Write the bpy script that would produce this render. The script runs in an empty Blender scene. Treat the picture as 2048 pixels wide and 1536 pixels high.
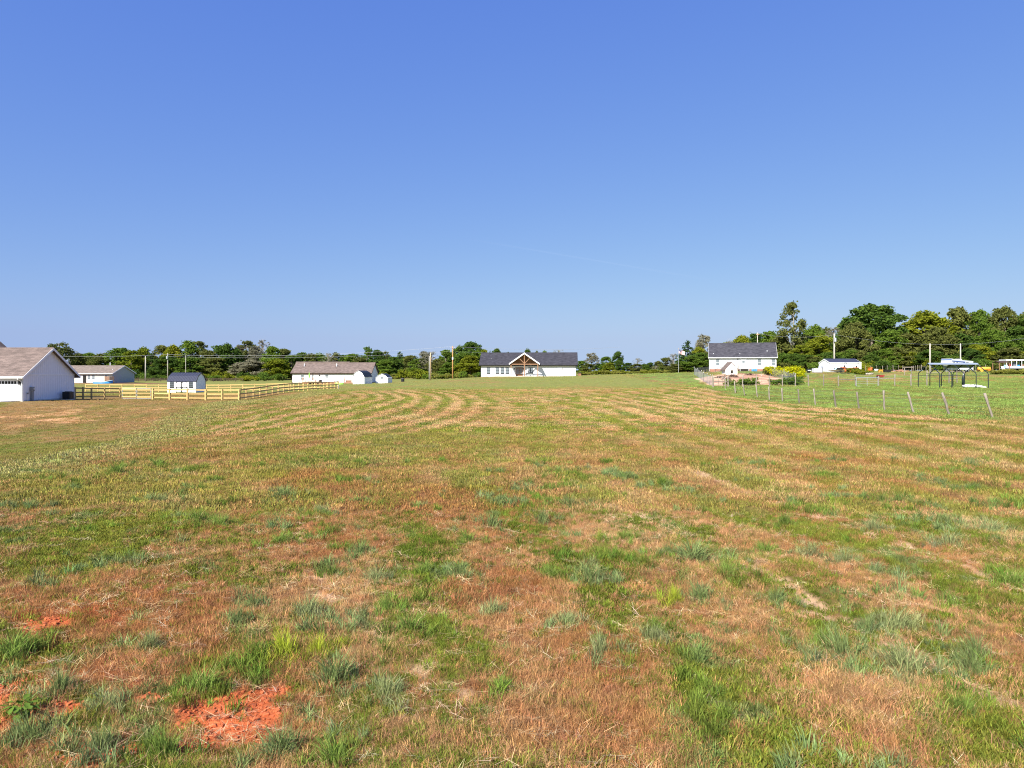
import bpy, math, random
import numpy as np

# ------------------------------------------------------------------ camera, sky, sun, exposure
scene = bpy.context.scene
R = math.radians
F, HY, CZ = 1421.0, 742.0, 3.0            # focal length (px of a 2048 px wide frame), horizon row, eye height
EXPO = 1.12
SUN_AZ, SUN_EL = R(30), R(40)             # light travels towards +X / +Y
cam_d = bpy.data.cameras.new('camera')
cam = bpy.data.objects.new('camera', cam_d)
scene.collection.objects.link(cam)
cam.location = (0, 0, CZ)
cam.rotation_euler = (R(90), 0, 0)
cam_d.sensor_width = 36
cam_d.lens = F / 2048 * 36
cam_d.shift_y = -26 / 2048
cam_d.clip_start = 0.1
cam_d.clip_end = 30000
scene.camera = cam

world = bpy.data.worlds.new('World')
scene.world = world
world.use_nodes = True
wn, wl = world.node_tree.nodes, world.node_tree.links
bg = wn['Background']
bg.inputs[1].default_value = 0.1
sky = wn.new('ShaderNodeTexSky')
sky.sky_type = 'NISHITA'
sky.sun_disc = False
sky.sun_elevation = SUN_EL
sky.sun_rotation = R(210)
sky.dust_density = 1.0
sky.ozone_density = 1.0
tcw = wn.new('ShaderNodeTexCoord')                      # keep the lookup a little above the horizon: no dark band there
sxw = wn.new('ShaderNodeSeparateXYZ'); cxw = wn.new('ShaderNodeCombineXYZ')
mxw = wn.new('ShaderNodeMath'); mxw.operation = 'MAXIMUM'; mxw.inputs[1].default_value = .045
wl.new(tcw.outputs['Generated'], sxw.inputs[0]); wl.new(sxw.outputs[0], cxw.inputs[0]); wl.new(sxw.outputs[1], cxw.inputs[1])
wl.new(sxw.outputs[2], mxw.inputs[0]); wl.new(mxw.outputs[0], cxw.inputs[2]); wl.new(cxw.outputs[0], sky.inputs[0])
sep = wn.new('ShaderNodeSeparateColor')
com = wn.new('ShaderNodeCombineColor')
wl.new(sky.outputs[0], sep.inputs[0])
GAIN = 2 ** EXPO
for i, (p, a) in enumerate(((.836, .711), (.70, .795), (.22, .94))):   # film response of the phone camera to the sky
    m0 = wn.new('ShaderNodeMath'); m0.operation = 'MULTIPLY'; m0.inputs[1].default_value = 0.1
    m1 = wn.new('ShaderNodeMath'); m1.operation = 'POWER'; m1.inputs[1].default_value = p
    m2 = wn.new('ShaderNodeMath'); m2.operation = 'MULTIPLY'; m2.inputs[1].default_value = a * 10 / GAIN
    wl.new(sep.outputs[i], m0.inputs[0]); wl.new(m0.outputs[0], m1.inputs[0]); wl.new(m1.outputs[0], m2.inputs[0])
    wl.new(m2.outputs[0], com.inputs[i])
wl.new(com.outputs[0], bg.inputs[0])

sun_d = bpy.data.lights.new('sun', 'SUN')
sun_d.energy = 4.6
sun_d.angle = R(0.5)
sun_d.color = (1.0, 0.95, 0.86)
sun = bpy.data.objects.new('sun', sun_d)
scene.collection.objects.link(sun)
sun.rotation_euler = (R(90) - SUN_EL, 0, -SUN_AZ)
sun.location = (-50, -80, 80)

vs = scene.view_settings
vs.view_transform = 'Standard'
vs.look = 'None'
vs.gamma = 1
vs.exposure = EXPO
vs.use_curve_mapping = False
scene.cycles.max_bounces = 4
scene.cycles.diffuse_bounces = 2
scene.cycles.glossy_bounces = 2
scene.cycles.transmission_bounces = 3
scene.cycles.transparent_max_bounces = 6
scene.cycles.use_denoising = True
scene.cycles.denoising_prefilter = 'NONE'
scene.cycles.filter_width = 1.1

rng = np.random.default_rng(7)
random.seed(7)
COL = scene.collection

# ------------------------------------------------------------------ helpers
def link(o):
    COL.objects.link(o)
    return o

def tag(o, label, cat, group=None):
    o['label'] = label
    o['category'] = cat
    if group:
        o['group'] = group
    return o

def thing(name, label, cat, loc=(0, 0, 0), rz=0.0, group=None):
    o = link(bpy.data.objects.new(name, None))
    o.location = loc
    o.rotation_euler = (0, 0, rz)
    o.empty_display_size = .3
    return tag(o, label, cat, group)

class MB:
    """collects simple shapes and links them as one mesh object"""
    def __init__(s):
        s.v, s.f = [], []
    def poly(s, pts, faces):
        n = len(s.v)
        s.v += [tuple(p) for p in pts]
        s.f += [tuple(n + i for i in f) for f in faces]
        return s
    def box(s, x0, x1, y0, y1, z0, z1):
        return s.poly([(x0, y0, z0), (x1, y0, z0), (x1, y1, z0), (x0, y1, z0), (x0, y0, z1), (x1, y0, z1), (x1, y1, z1), (x0, y1, z1)],
                      [(0, 3, 2, 1), (4, 5, 6, 7), (0, 1, 5, 4), (1, 2, 6, 5), (2, 3, 7, 6), (3, 0, 4, 7)])
    def beam(s, a, b, w, h=None, up=(0, 0, 1)):
        """square bar from a to b"""
        h = h or w
        a, b = np.array(a, float), np.array(b, float)
        d = (b - a) / np.linalg.norm(b - a)
        u = np.array(up, float)
        if abs(d @ u) > .95:
            u = np.array((0, 1, 0.))
        r = np.cross(d, u); r /= np.linalg.norm(r)
        q = np.cross(r, d)
        pts = []
        for c in (a, b):
            for (i, j) in ((-1, -1), (1, -1), (1, 1), (-1, 1)):
                pts.append(c + r * i * w / 2 + q * j * h / 2)
        return s.poly(pts, [(0, 1, 2, 3), (7, 6, 5, 4), (0, 4, 5, 1), (1, 5, 6, 2), (2, 6, 7, 3), (3, 7, 4, 0)])
    def tube(s, path, rad, n=6, cap=True):
        """round bar through the points of path; rad a number or one per point"""
        path = [np.array(p, float) for p in path]
        if not hasattr(rad, '__len__'):
            rad = [rad] * len(path)
        n0 = len(s.v)
        for i, p in enumerate(path):
            d = path[min(i + 1, len(path) - 1)] - path[max(i - 1, 0)]
            d /= np.linalg.norm(d)
            u = np.array((0, 0, 1.)) if abs(d[2]) < .9 else np.array((1., 0, 0))
            r = np.cross(d, u); r /= np.linalg.norm(r)
            q = np.cross(r, d)
            for k in range(n):
                t = 2 * math.pi * k / n
                s.v.append(tuple(p + (r * math.cos(t) + q * math.sin(t)) * rad[i]))
        for i in range(len(path) - 1):
            for k in range(n):
                a = n0 + i * n + k; b = n0 + i * n + (k + 1) % n
                s.f.append((a, b, b + n, a + n))
        if cap:
            s.f.append(tuple(n0 + k for k in range(n))[::-1])
            s.f.append(tuple(n0 + (len(path) - 1) * n + k for k in range(n)))
        return s
    def prism_y(s, prof, y0, y1):
        """outline prof [(x, z)] swept along y"""
        n = len(prof)
        pts = [(x, y0, z) for x, z in prof] + [(x, y1, z) for x, z in prof]
        return s.poly(pts, [tuple(range(n)), tuple(range(2 * n - 1, n - 1, -1))] + [(i, (i + 1) % n + 0, (i + 1) % n + n, i + n)[::-1] for i in range(n)])
    def prism_x(s, prof, x0, x1):
        """outline prof [(y, z)] swept along x"""
        n = len(prof)
        pts = [(x0, y, z) for y, z in prof] + [(x1, y, z) for y, z in prof]
        return s.poly(pts, [tuple(range(n))[::-1], tuple(range(n, 2 * n))] + [(i, (i + 1) % n, (i + 1) % n + n, i + n) for i in range(n)])
    def disc(s, c, axis, rad, th, n=14):
        c = np.array(c, float); a = np.array(axis, float); a /= np.linalg.norm(a)
        return s.tube([c - a * th / 2, c + a * th / 2], rad, n)
    def mesh(s, name, mat, smooth=False):
        me = bpy.data.meshes.new(name)
        me.from_pydata(s.v, [], s.f)
        import bmesh
        bm = bmesh.new(); bm.from_mesh(me)
        bmesh.ops.recalc_face_normals(bm, faces=bm.faces)
        bm.to_mesh(me); bm.free()
        if mat:
            me.materials.append(mat)
        if smooth:
            me.polygons.foreach_set('use_smooth', [True] * len(me.polygons))
        return me
    def build(s, name, mat, parent=None, smooth=False, kind=None, loc=None):
        o = link(bpy.data.objects.new(name, s.mesh(name, mat, smooth)))
        if parent:
            o.parent = parent
        if loc:
            o.location = loc
        if kind:
            o['kind'] = kind
        return o

def share(name, me, parent=None, loc=(0, 0, 0), rot=(0, 0, 0), sc=(1, 1, 1)):
    o = link(bpy.data.objects.new(name, me))
    o.parent = parent
    o.location, o.rotation_euler, o.scale = loc, rot, sc
    return o

def X(px, Y):
    return (px - 1024) * Y / F

# ------------------------------------------------------------------ value noise
_perm = np.random.default_rng(3).random(65536).astype(np.float64)
def vnoise(x, y, s=0):
    x = np.asarray(x, float) + s * 17.31; y = np.asarray(y, float) - s * 9.77
    ix, iy = np.floor(x).astype(np.int64), np.floor(y).astype(np.int64)
    fx, fy = x - ix, y - iy
    fx, fy = fx * fx * (3 - 2 * fx), fy * fy * (3 - 2 * fy)
    def h(a, b):
        return _perm[((a * 73856093) ^ (b * 19349663) ^ (s * 83492791)) & 65535]
    return (h(ix, iy) * (1 - fx) + h(ix + 1, iy) * fx) * (1 - fy) + (h(ix, iy + 1) * (1 - fx) + h(ix + 1, iy + 1) * fx) * fy
def fbm(x, y, s=0, o=4, g=.55):
    t = 0; a = 1; n = 0
    for k in range(o):
        t = t + a * vnoise(x * 2 ** k, y * 2 ** k, s + k); n += a; a *= g
    return t / n
def sst(a, b, x):
    t = np.clip((x - a) / (b - a), 0, 1)
    return t * t * (3 - 2 * t)

# ------------------------------------------------------------------ terrain heights: measured points and a thin-plate surface through them
_P = [(1057, 753, 171), (962, 754, 171), (1151, 752.7, 171), (905, 758, 205), (860, 761, 195), (45, 803, 70), (150, 798, 78.5), (0, 806, 66),
      (478, 801, 84), (300, 799.5, 84), (672, 777, 130), (430, 784, 128), (200, 783, 128), (365, 785, 118), (225, 766, 190), (160, 766, 190),
      (660, 767, 185), (720, 768, 165), (770, 767, 172), (300, 759, 250), (600, 759, 250), (100, 759, 250), (800, 757, 250),
      (1024, 779, 100), (860, 780, 98), (1250, 778, 100), (1024, 800, 68), (1250, 798, 70), (760, 800, 70), (640, 784, 98),
      (1985, 835, 35.5), (1757, 821, 46.5), (1660, 813.6, 53.6), (1558, 802, 63.9), (1486, 791, 73.8), (1448, 779, 80.4), (1425, 774, 85),
      (1617, 773.5, 85), (1756, 774, 85), (1879, 777, 76), (1977, 777, 76), (1836, 773, 80), (2048, 790, 60), (2048, 815, 45),
      (1690, 744, 150), (1480, 743, 165), (1462, 748, 130), (1390, 751, 126), (1930, 743, 150), (2040, 741, 150), (1250, 745, 300),
      (1400, 745, 300), (1340, 746, 220), (1160, 752, 172), (1700, 742, 190), (1950, 742, 180), (1550, 745, 140), (1800, 752, 115), (1650, 752, 120)]
_pts = [(X(px, Y), Y, CZ - (py - HY) * Y / F) for px, py, Y in _P]
_pts += [(x, y, 0.0) for x in (-14, -5, 5, 14) for y in (-15, 5, 12, 22)]
_pts += [(0, 32, 0.0), (-8, 38, .03), (9, 38, .05), (-13, 30, .05), (-22.7, 37, -1.0), (-33, 52, -.8), (-30, 25, -1.4), (-24, 66, .12), (-18, 48, .12),
         (24, 20, .35), (40, 20, .6), (-40, 10, -1.8), (-150, 100, -.6), (-200, 200, -.2), (150, 60, 1.6), (180, 200, 3.2), (0, 400, 1.8),
         (-200, 400, .5), (200, 400, 2.5), (-60, -15, -1.5), (60, -15, .6)]
_pts = np.array(_pts)
_cxy = _pts[:, :2] / 100
_d = np.linalg.norm(_cxy[:, None] - _cxy[None], axis=2)
_K = np.where(_d > 0, _d * _d * np.log(_d + 1e-12), 0) + .002 * np.eye(len(_pts))
_A = np.hstack([np.ones((len(_pts), 1)), _cxy])
_w = np.linalg.solve(np.block([[_K, _A], [_A.T, np.zeros((3, 3))]]), np.concatenate([_pts[:, 2], np.zeros(3)]))
def ground_exact(x, y):
    x = np.clip(np.asarray(x, float), -260, 260) / 100; y = np.clip(np.asarray(y, float), -20, 420) / 100
    out = _w[-3] + _w[-2] * x + _w[-1] * y
    for i in range(len(_cxy)):
        d2 = (x - _cxy[i, 0]) ** 2 + (y - _cxy[i, 1]) ** 2
        out = out + _w[i] * .5 * d2 * np.log(d2 + 1e-12)
    return out
_gx = np.linspace(-260, 260, 521); _gy = np.linspace(-20, 420, 441)
_G = ground_exact(_gx[None, :], _gy[:, None])
def ground(x, y):
    x = np.clip(np.asarray(x, float), -259.99, 259.99) + 260; y = np.clip(np.asarray(y, float), -19.99, 419.99) + 20
    i, j = np.floor(x).astype(int), np.floor(y).astype(int)
    fx, fy = x - i, y - j
    return (_G[j, i] * (1 - fx) + _G[j, i + 1] * fx) * (1 - fy) + (_G[j + 1, i] * (1 - fx) + _G[j + 1, i + 1] * fx) * fy
def gz(x, y):
    return float(ground(x, y))
def pix_ground(px, py):
    """world point of the near field (flat, z about 0) seen at a photo pixel"""
    Y = CZ * F / (py - HY)
    for _ in range(6):
        Y = (CZ - gz(X(px, Y), Y)) * F / (py - HY)
    return X(px, Y), Y

# ------------------------------------------------------------------ materials
def nodes_of(m):
    m.use_nodes = True
    return m.node_tree.nodes, m.node_tree.links, m.node_tree.nodes['Principled BSDF']

def mat(name, col, rough=.7, var=.12, scale=6.0, metal=0.0, bump=0.0, stretch=(1, 1, 1), spec=.3, rnd=0.0):
    m = bpy.data.materials.new(name)
    n, l, b = nodes_of(m)
    b.inputs['Roughness'].default_value = rough
    b.inputs['Metallic'].default_value = metal
    b.inputs['Specular IOR Level'].default_value = spec
    if var > 0 or bump > 0:
        tc = n.new('ShaderNodeTexCoord'); mp = n.new('ShaderNodeMapping'); mp.inputs['Scale'].default_value = stretch
        nz = n.new('ShaderNodeTexNoise'); nz.inputs['Scale'].default_value = scale; nz.inputs['Detail'].default_value = 5
        l.new(tc.outputs['Object'], mp.inputs[0]); l.new(mp.outputs[0], nz.inputs['Vector'])
        mr = n.new('ShaderNodeMapRange'); mr.inputs[1].default_value = .3; mr.inputs[2].default_value = .7
        mr.inputs[3].default_value = 1 - var; mr.inputs[4].default_value = 1 + var
        l.new(nz.outputs[0], mr.inputs[0])
        mx = n.new('ShaderNodeVectorMath'); mx.operation = 'SCALE'; mx.inputs[0].default_value = col[:3]
        if rnd:                                            # every board or post is a little different
            oi = n.new('ShaderNodeObjectInfo'); r1 = n.new('ShaderNodeMapRange'); r1.inputs[3].default_value = 1 - rnd; r1.inputs[4].default_value = 1 + rnd * .6
            r2 = n.new('ShaderNodeMath'); r2.operation = 'MULTIPLY'
            l.new(oi.outputs['Random'], r1.inputs[0]); l.new(r1.outputs[0], r2.inputs[0]); l.new(mr.outputs[0], r2.inputs[1]); l.new(r2.outputs[0], mx.inputs['Scale'])
        else:
            l.new(mr.outputs[0], mx.inputs['Scale'])
        l.new(mx.outputs[0], b.inputs['Base Color'])
        if bump:
            bp = n.new('ShaderNodeBump'); bp.inputs['Strength'].default_value = bump; bp.inputs['Distance'].default_value = .02
            l.new(nz.outputs[0], bp.inputs['Height']); l.new(bp.outputs[0], b.inputs['Normal'])
    else:
        b.inputs['Base Color'].default_value = (*col[:3], 1)
    return m

def shingle_mat(name, c1, c2, mortar):
    """courses of shingles: staggered tabs of two tones with dark butt lines"""
    m = bpy.data.materials.new(name)
    n, l, b = nodes_of(m)
    b.inputs['Roughness'].default_value = .9; b.inputs['Specular IOR Level'].default_value = .15
    tc = n.new('ShaderNodeTexCoord'); br = n.new('ShaderNodeTexBrick'); nz = n.new('ShaderNodeTexNoise')
    sx = n.new('ShaderNodeSeparateXYZ'); cx = n.new('ShaderNodeCombineXYZ')
    l.new(tc.outputs['Object'], sx.inputs[0]); l.new(sx.outputs[0], cx.inputs[0]); l.new(sx.outputs[2], cx.inputs[1])
    l.new(cx.outputs[0], br.inputs['Vector'])
    br.inputs['Scale'].default_value = 1; br.inputs['Brick Width'].default_value = .55; br.inputs['Row Height'].default_value = .1
    br.inputs['Mortar Size'].default_value = .012; br.inputs['Color1'].default_value = (*c1, 1); br.inputs['Color2'].default_value = (*c2, 1)
    br.inputs['Mortar'].default_value = (*mortar, 1)
    nz.inputs['Scale'].default_value = 1.3; nz.inputs['Detail'].default_value = 6
    l.new(tc.outputs['Object'], nz.inputs['Vector'])
    mx = n.new('ShaderNodeMix'); mx.data_type = 'RGBA'; mx.blend_type = 'OVERLAY'; mx.inputs[0].default_value = .5
    l.new(br.outputs['Color'], mx.inputs[6]); l.new(nz.outputs[0], mx.inputs[7]); l.new(mx.outputs[2], b.inputs['Base Color'])
    return m

def leaf_mat(name, c1, c2, trans=.42):
    """leaves: two tones by a world-space noise, a per-tree tint and light coming through"""
    m = bpy.data.materials.new(name)
    n, l, b = nodes_of(m)
    at = n.new('ShaderNodeAttribute'); at.attribute_name = 'var'
    oi = n.new('ShaderNodeObjectInfo')
    ad = n.new('ShaderNodeMath'); ad.operation = 'MULTIPLY_ADD'; ad.inputs[1].default_value = .5; ad.inputs[2].default_value = -.12
    l.new(oi.outputs['Random'], ad.inputs[0])
    a2 = n.new('ShaderNodeMath'); a2.operation = 'MULTIPLY_ADD'; a2.inputs[1].default_value = .75; a2.use_clamp = True
    l.new(at.outputs['Fac'], a2.inputs[0]); l.new(ad.outputs[0], a2.inputs[2])
    mx = n.new('ShaderNodeMix'); mx.data_type = 'RGBA'
    mx.inputs[6].default_value = (*c1, 1); mx.inputs[7].default_value = (*c2, 1)
    l.new(a2.outputs[0], mx.inputs[0])
    n.remove(b)
    b = n.new('ShaderNodeBsdfDiffuse')
    l.new(mx.outputs[2], b.inputs['Color'])
    tr = n.new('ShaderNodeBsdfTranslucent'); l.new(mx.outputs[2], tr.inputs[0])
    ms = n.new('ShaderNodeMixShader'); ms.inputs[0].default_value = trans
    l.new(b.outputs[0], ms.inputs[1]); l.new(tr.outputs[0], ms.inputs[2])
    l.new(ms.outputs[0], n['Material Output'].inputs[0])
    return m

M = {}
M['white'] = mat('white_siding', (.78, .79, .80), .6, .03, 3)
M['batten'] = mat('white_batten', (.80, .81, .82), .6, .02, 3)
M['trim'] = mat('white_trim', (.80, .80, .79), .5, .02, 5)
M['cream'] = mat('cream_siding', (.62, .59, .50), .65, .04, 4)
M['sage'] = mat('grey_green_shade_and_cushion', (.40, .42, .40), .7, .04, 4)
M['graywall'] = mat('grey_siding', (.42, .43, .45), .7, .05, 3)
M['black'] = mat('black_metal', (.02, .02, .022), .5, .15, 8)
M['darkblue'] = mat('navy_metal_roof', (.045, .05, .08), .6, .1, 4, spec=.2)
M['galv'] = mat('galvanised_steel', (.48, .50, .52), .45, .1, 9, metal=.5)
M['steelgray'] = mat('grey_steel_box', (.22, .24, .26), .5, .1, 9)
M['frame_green'] = mat('dark_green_tube', (.018, .028, .028), .4, .1, 9)
M['sheet'] = mat('blue_grey_sheet', (.22, .26, .33), .4, .08, 3)
M['sheet_under'] = mat('pale_green_sheet', (.16, .19, .15), .7, .06, 3)
M['glass'] = mat('window_glass', (.16, .19, .21), .08, 0, spec=.6)
M['dark'] = mat('dark_panel', (.02, .018, .015), .9, .2, 5)
M['concrete'] = mat('concrete', (.55, .53, .49), .85, .08, 3, bump=.2)
M['brick'] = mat('brick_base', (.33, .14, .09), .85, .25, 12, stretch=(1, 1, 3))
M['yellow_wood'] = mat('new_pine', (.54, .375, .145), .7, .22, 5, stretch=(1, 1, 9), bump=.1, rnd=.28)
M['dark_wood'] = mat('dark_stained_wood', (.07, .045, .035), .8, .2, 5)
M['gray_wood'] = mat('weathered_post', (.235, .20, .16), .85, .35, 6, stretch=(3, 3, .6), bump=.5, rnd=.35)
M['brown_wood'] = mat('brown_timber', (.27, .15, .085), .65, .18, 4, stretch=(2, 2, .5))
M['cedar_panel'] = mat('cedar_board', (.25, .14, .085), .7, .15, 4)
M['deck_wood'] = mat('reddish_deck_wood', (.50, .27, .17), .75, .18, 4)
M['orange'] = mat('orange_paint', (.70, .15, .03), .45, .1, 6)
M['yellowp'] = mat('amber_paint', (.70, .36, .05), .5, .15, 6)
M['red'] = mat('red_paint', (.45, .06, .05), .5, .12, 6)
M['lime'] = mat('lime_plastic', (.30, .62, .10), .5, .08, 5)
M['bluep'] = mat('pool_blue', (.05, .28, .62), .4, .12, 2)
M['bluel'] = mat('pale_blue_vinyl', (.45, .66, .75), .4, .06, 3)
M['rubber'] = mat('rubber', (.018, .018, .018), .85, .1, 8)
M['plastic_white'] = mat('white_plastic', (.64, .66, .68), .5, .05, 5)
M['pole_gray'] = mat('pale_weathered_pole', (.38, .355, .31), .85, .12, 5, stretch=(3, 3, .4))
M['pole_brown'] = mat('treated_brown_pole', (.42, .22, .09), .85, .18, 4, stretch=(3, 3, .3))
M['pole_tan'] = mat('new_tan_pole', (.55, .40, .24), .85, .12, 4, stretch=(3, 3, .3))
M['mesh_wire'] = mat('dull_wire', (.22, .23, .24), .6, 0)
M['wire'] = mat('aluminium_wire', (.42, .43, .45), .5, 0)
M['mulch'] = mat('dark_red_mulch', (.13, .055, .045), .95, .35, 9, bump=.6)
M['bark'] = mat('tree_bark', (.17, .14, .11), .9, .25, 4, stretch=(4, 4, .6), bump=.6)
M['bark_pale'] = mat('pale_bark', (.33, .30, .26), .9, .25, 4, stretch=(4, 4, .6), bump=.4)
M['canvas'] = mat('white_tarp', (.72, .72, .70), .8, .06, 3)
M['roof_brown'] = shingle_mat('brown_shingle', (.215, .162, .14), (.145, .112, .098), (.09, .07, .06))
M['roof_gray'] = shingle_mat('charcoal_shingle', (.062, .060, .072), (.04, .039, .048), (.022, .022, .028))
M['roof_slate'] = shingle_mat('slate_grey_shingle', (.085, .082, .095), (.046, .045, .055), (.028, .027, .034))
M['roof_tan'] = shingle_mat('tan_shingle', (.25, .20, .165), (.18, .145, .12), (.11, .09, .08))
M['red_stripe'] = mat('flag_red', (.50, .07, .08), .8, .03, 5)
M['navy'] = mat('flag_blue', (.06, .07, .18), .8, .03, 5)
M['red_dirt'] = mat('red_clay', (.44, .115, .042), .95, .25, 14, bump=.6)
M['rvblue'] = mat('rv_blue', (.05, .10, .32), .4, .05, 3)

LEAF = {  # thin haze put into the colour: the darker leaf tones are raised
    'dark': leaf_mat('leaf_dark_green', (0.052, 0.102, 0.025), (.125, .195, .032)),
    'mid': leaf_mat('leaf_green', (0.087, 0.157, 0.029), (.185, .265, .035)),
    'yellow': leaf_mat('leaf_yellow_green', (0.138, 0.189, 0.020), (.29, .30, .028)),
    'olive': leaf_mat('leaf_olive', (0.102, 0.128, 0.035), (.205, .215, .055)),
    'grey': leaf_mat('leaf_grey_olive', (0.189, 0.189, 0.123), (.31, .29, .19)),
    'pine': leaf_mat('needle_green', (0.051, 0.109, 0.035), (.12, .19, .05)),
    'gold': leaf_mat('goldenrod_flower', (0.246, 0.319, 0.017), (.60, .57, .015)),
    'weed': leaf_mat('tall_weed', (0.217, 0.246, 0.046), (.36, .34, .075)),
}

# ------------------------------------------------------------------ what grows where
def arc(y):
    return -4.8 - .0046 * (y - 55) ** 2
def ell(x, y, spots):
    """soft blobs at photo pixels of the near field: (px, py, half width px, half height px)"""
    t = np.zeros(np.broadcast(x, y).shape)
    for px, py, a, b in spots:
        cx, cy = pix_ground(px, py)
        y1 = pix_ground(px, py + b)[1]; y0 = pix_ground(px, py - b)[1]
        rx, ry = a * cy / F, max((y0 - y1) / 2, .05)
        d = ((x - cx) / rx) ** 2 + ((y - cy) / ry) ** 2
        t = np.maximum(t, np.clip(1.5 - d, 0, 1))
    return t
REDSOIL = [(120, 1240, 230, 70), (40, 1400, 190, 90), (330, 1430, 230, 90), (180, 1510, 230, 60), (520, 1420, 120, 60)]
DIRT = [(0, 1228, 60, 22), (28, 1388, 90, 34), (455, 1425, 120, 62), (395, 1475, 60, 32), (195, 1515, 85, 30), (110, 1425, 70, 22), (530, 1385, 60, 20), (-40, 1460, 60, 30), (80, 1250, 60, 18), (300, 1400, 60, 14)]
BARE = [(640, 1190, 22, 16), (705, 1240, 34, 20), (850, 1345, 34, 20), (1790, 1290, 60, 22), (1880, 1330, 60, 25), (1990, 1400, 80, 28), (1790, 1370, 45, 22),
        (1640, 1225, 80, 10), (1500, 1150, 70, 9), (1380, 1075, 60, 7), (1250, 1030, 50, 5), (850, 920, 40, 5), (1130, 1000, 40, 4), (660, 1030, 40, 5)]
BROWN = [(200, 1200, 260, 60), (330, 1330, 150, 60), (250, 1185, 170, 40), (330, 1230, 150, 50), (120, 1260, 90, 30), (1000, 1200, 130, 60), (1110, 1330, 220, 90), (1000, 1400, 200, 90), (900, 1000, 200, 40),
         (700, 960, 160, 25), (1150, 1440, 200, 80), (640, 1090, 160, 30), (1250, 930, 200, 12), (1650, 920, 140, 14), (1560, 1090, 120, 14), (1880, 1130, 90, 18)]
LUSH = [(1550, 1400, 190, 90), (1700, 1480, 200, 80), (1840, 1230, 190, 36), (1980, 1290, 150, 40), (1400, 1050, 190, 22), (150, 1080, 210, 50), (100, 1000, 140, 30),
        (60, 1320, 80, 50), (1750, 1050, 160, 22), (850, 880, 150, 16), (640, 905, 150, 10), (1000, 1130, 260, 30), (880, 1030, 120, 16), (1950, 1500, 160, 60), (480, 1150, 130, 30)]

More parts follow.
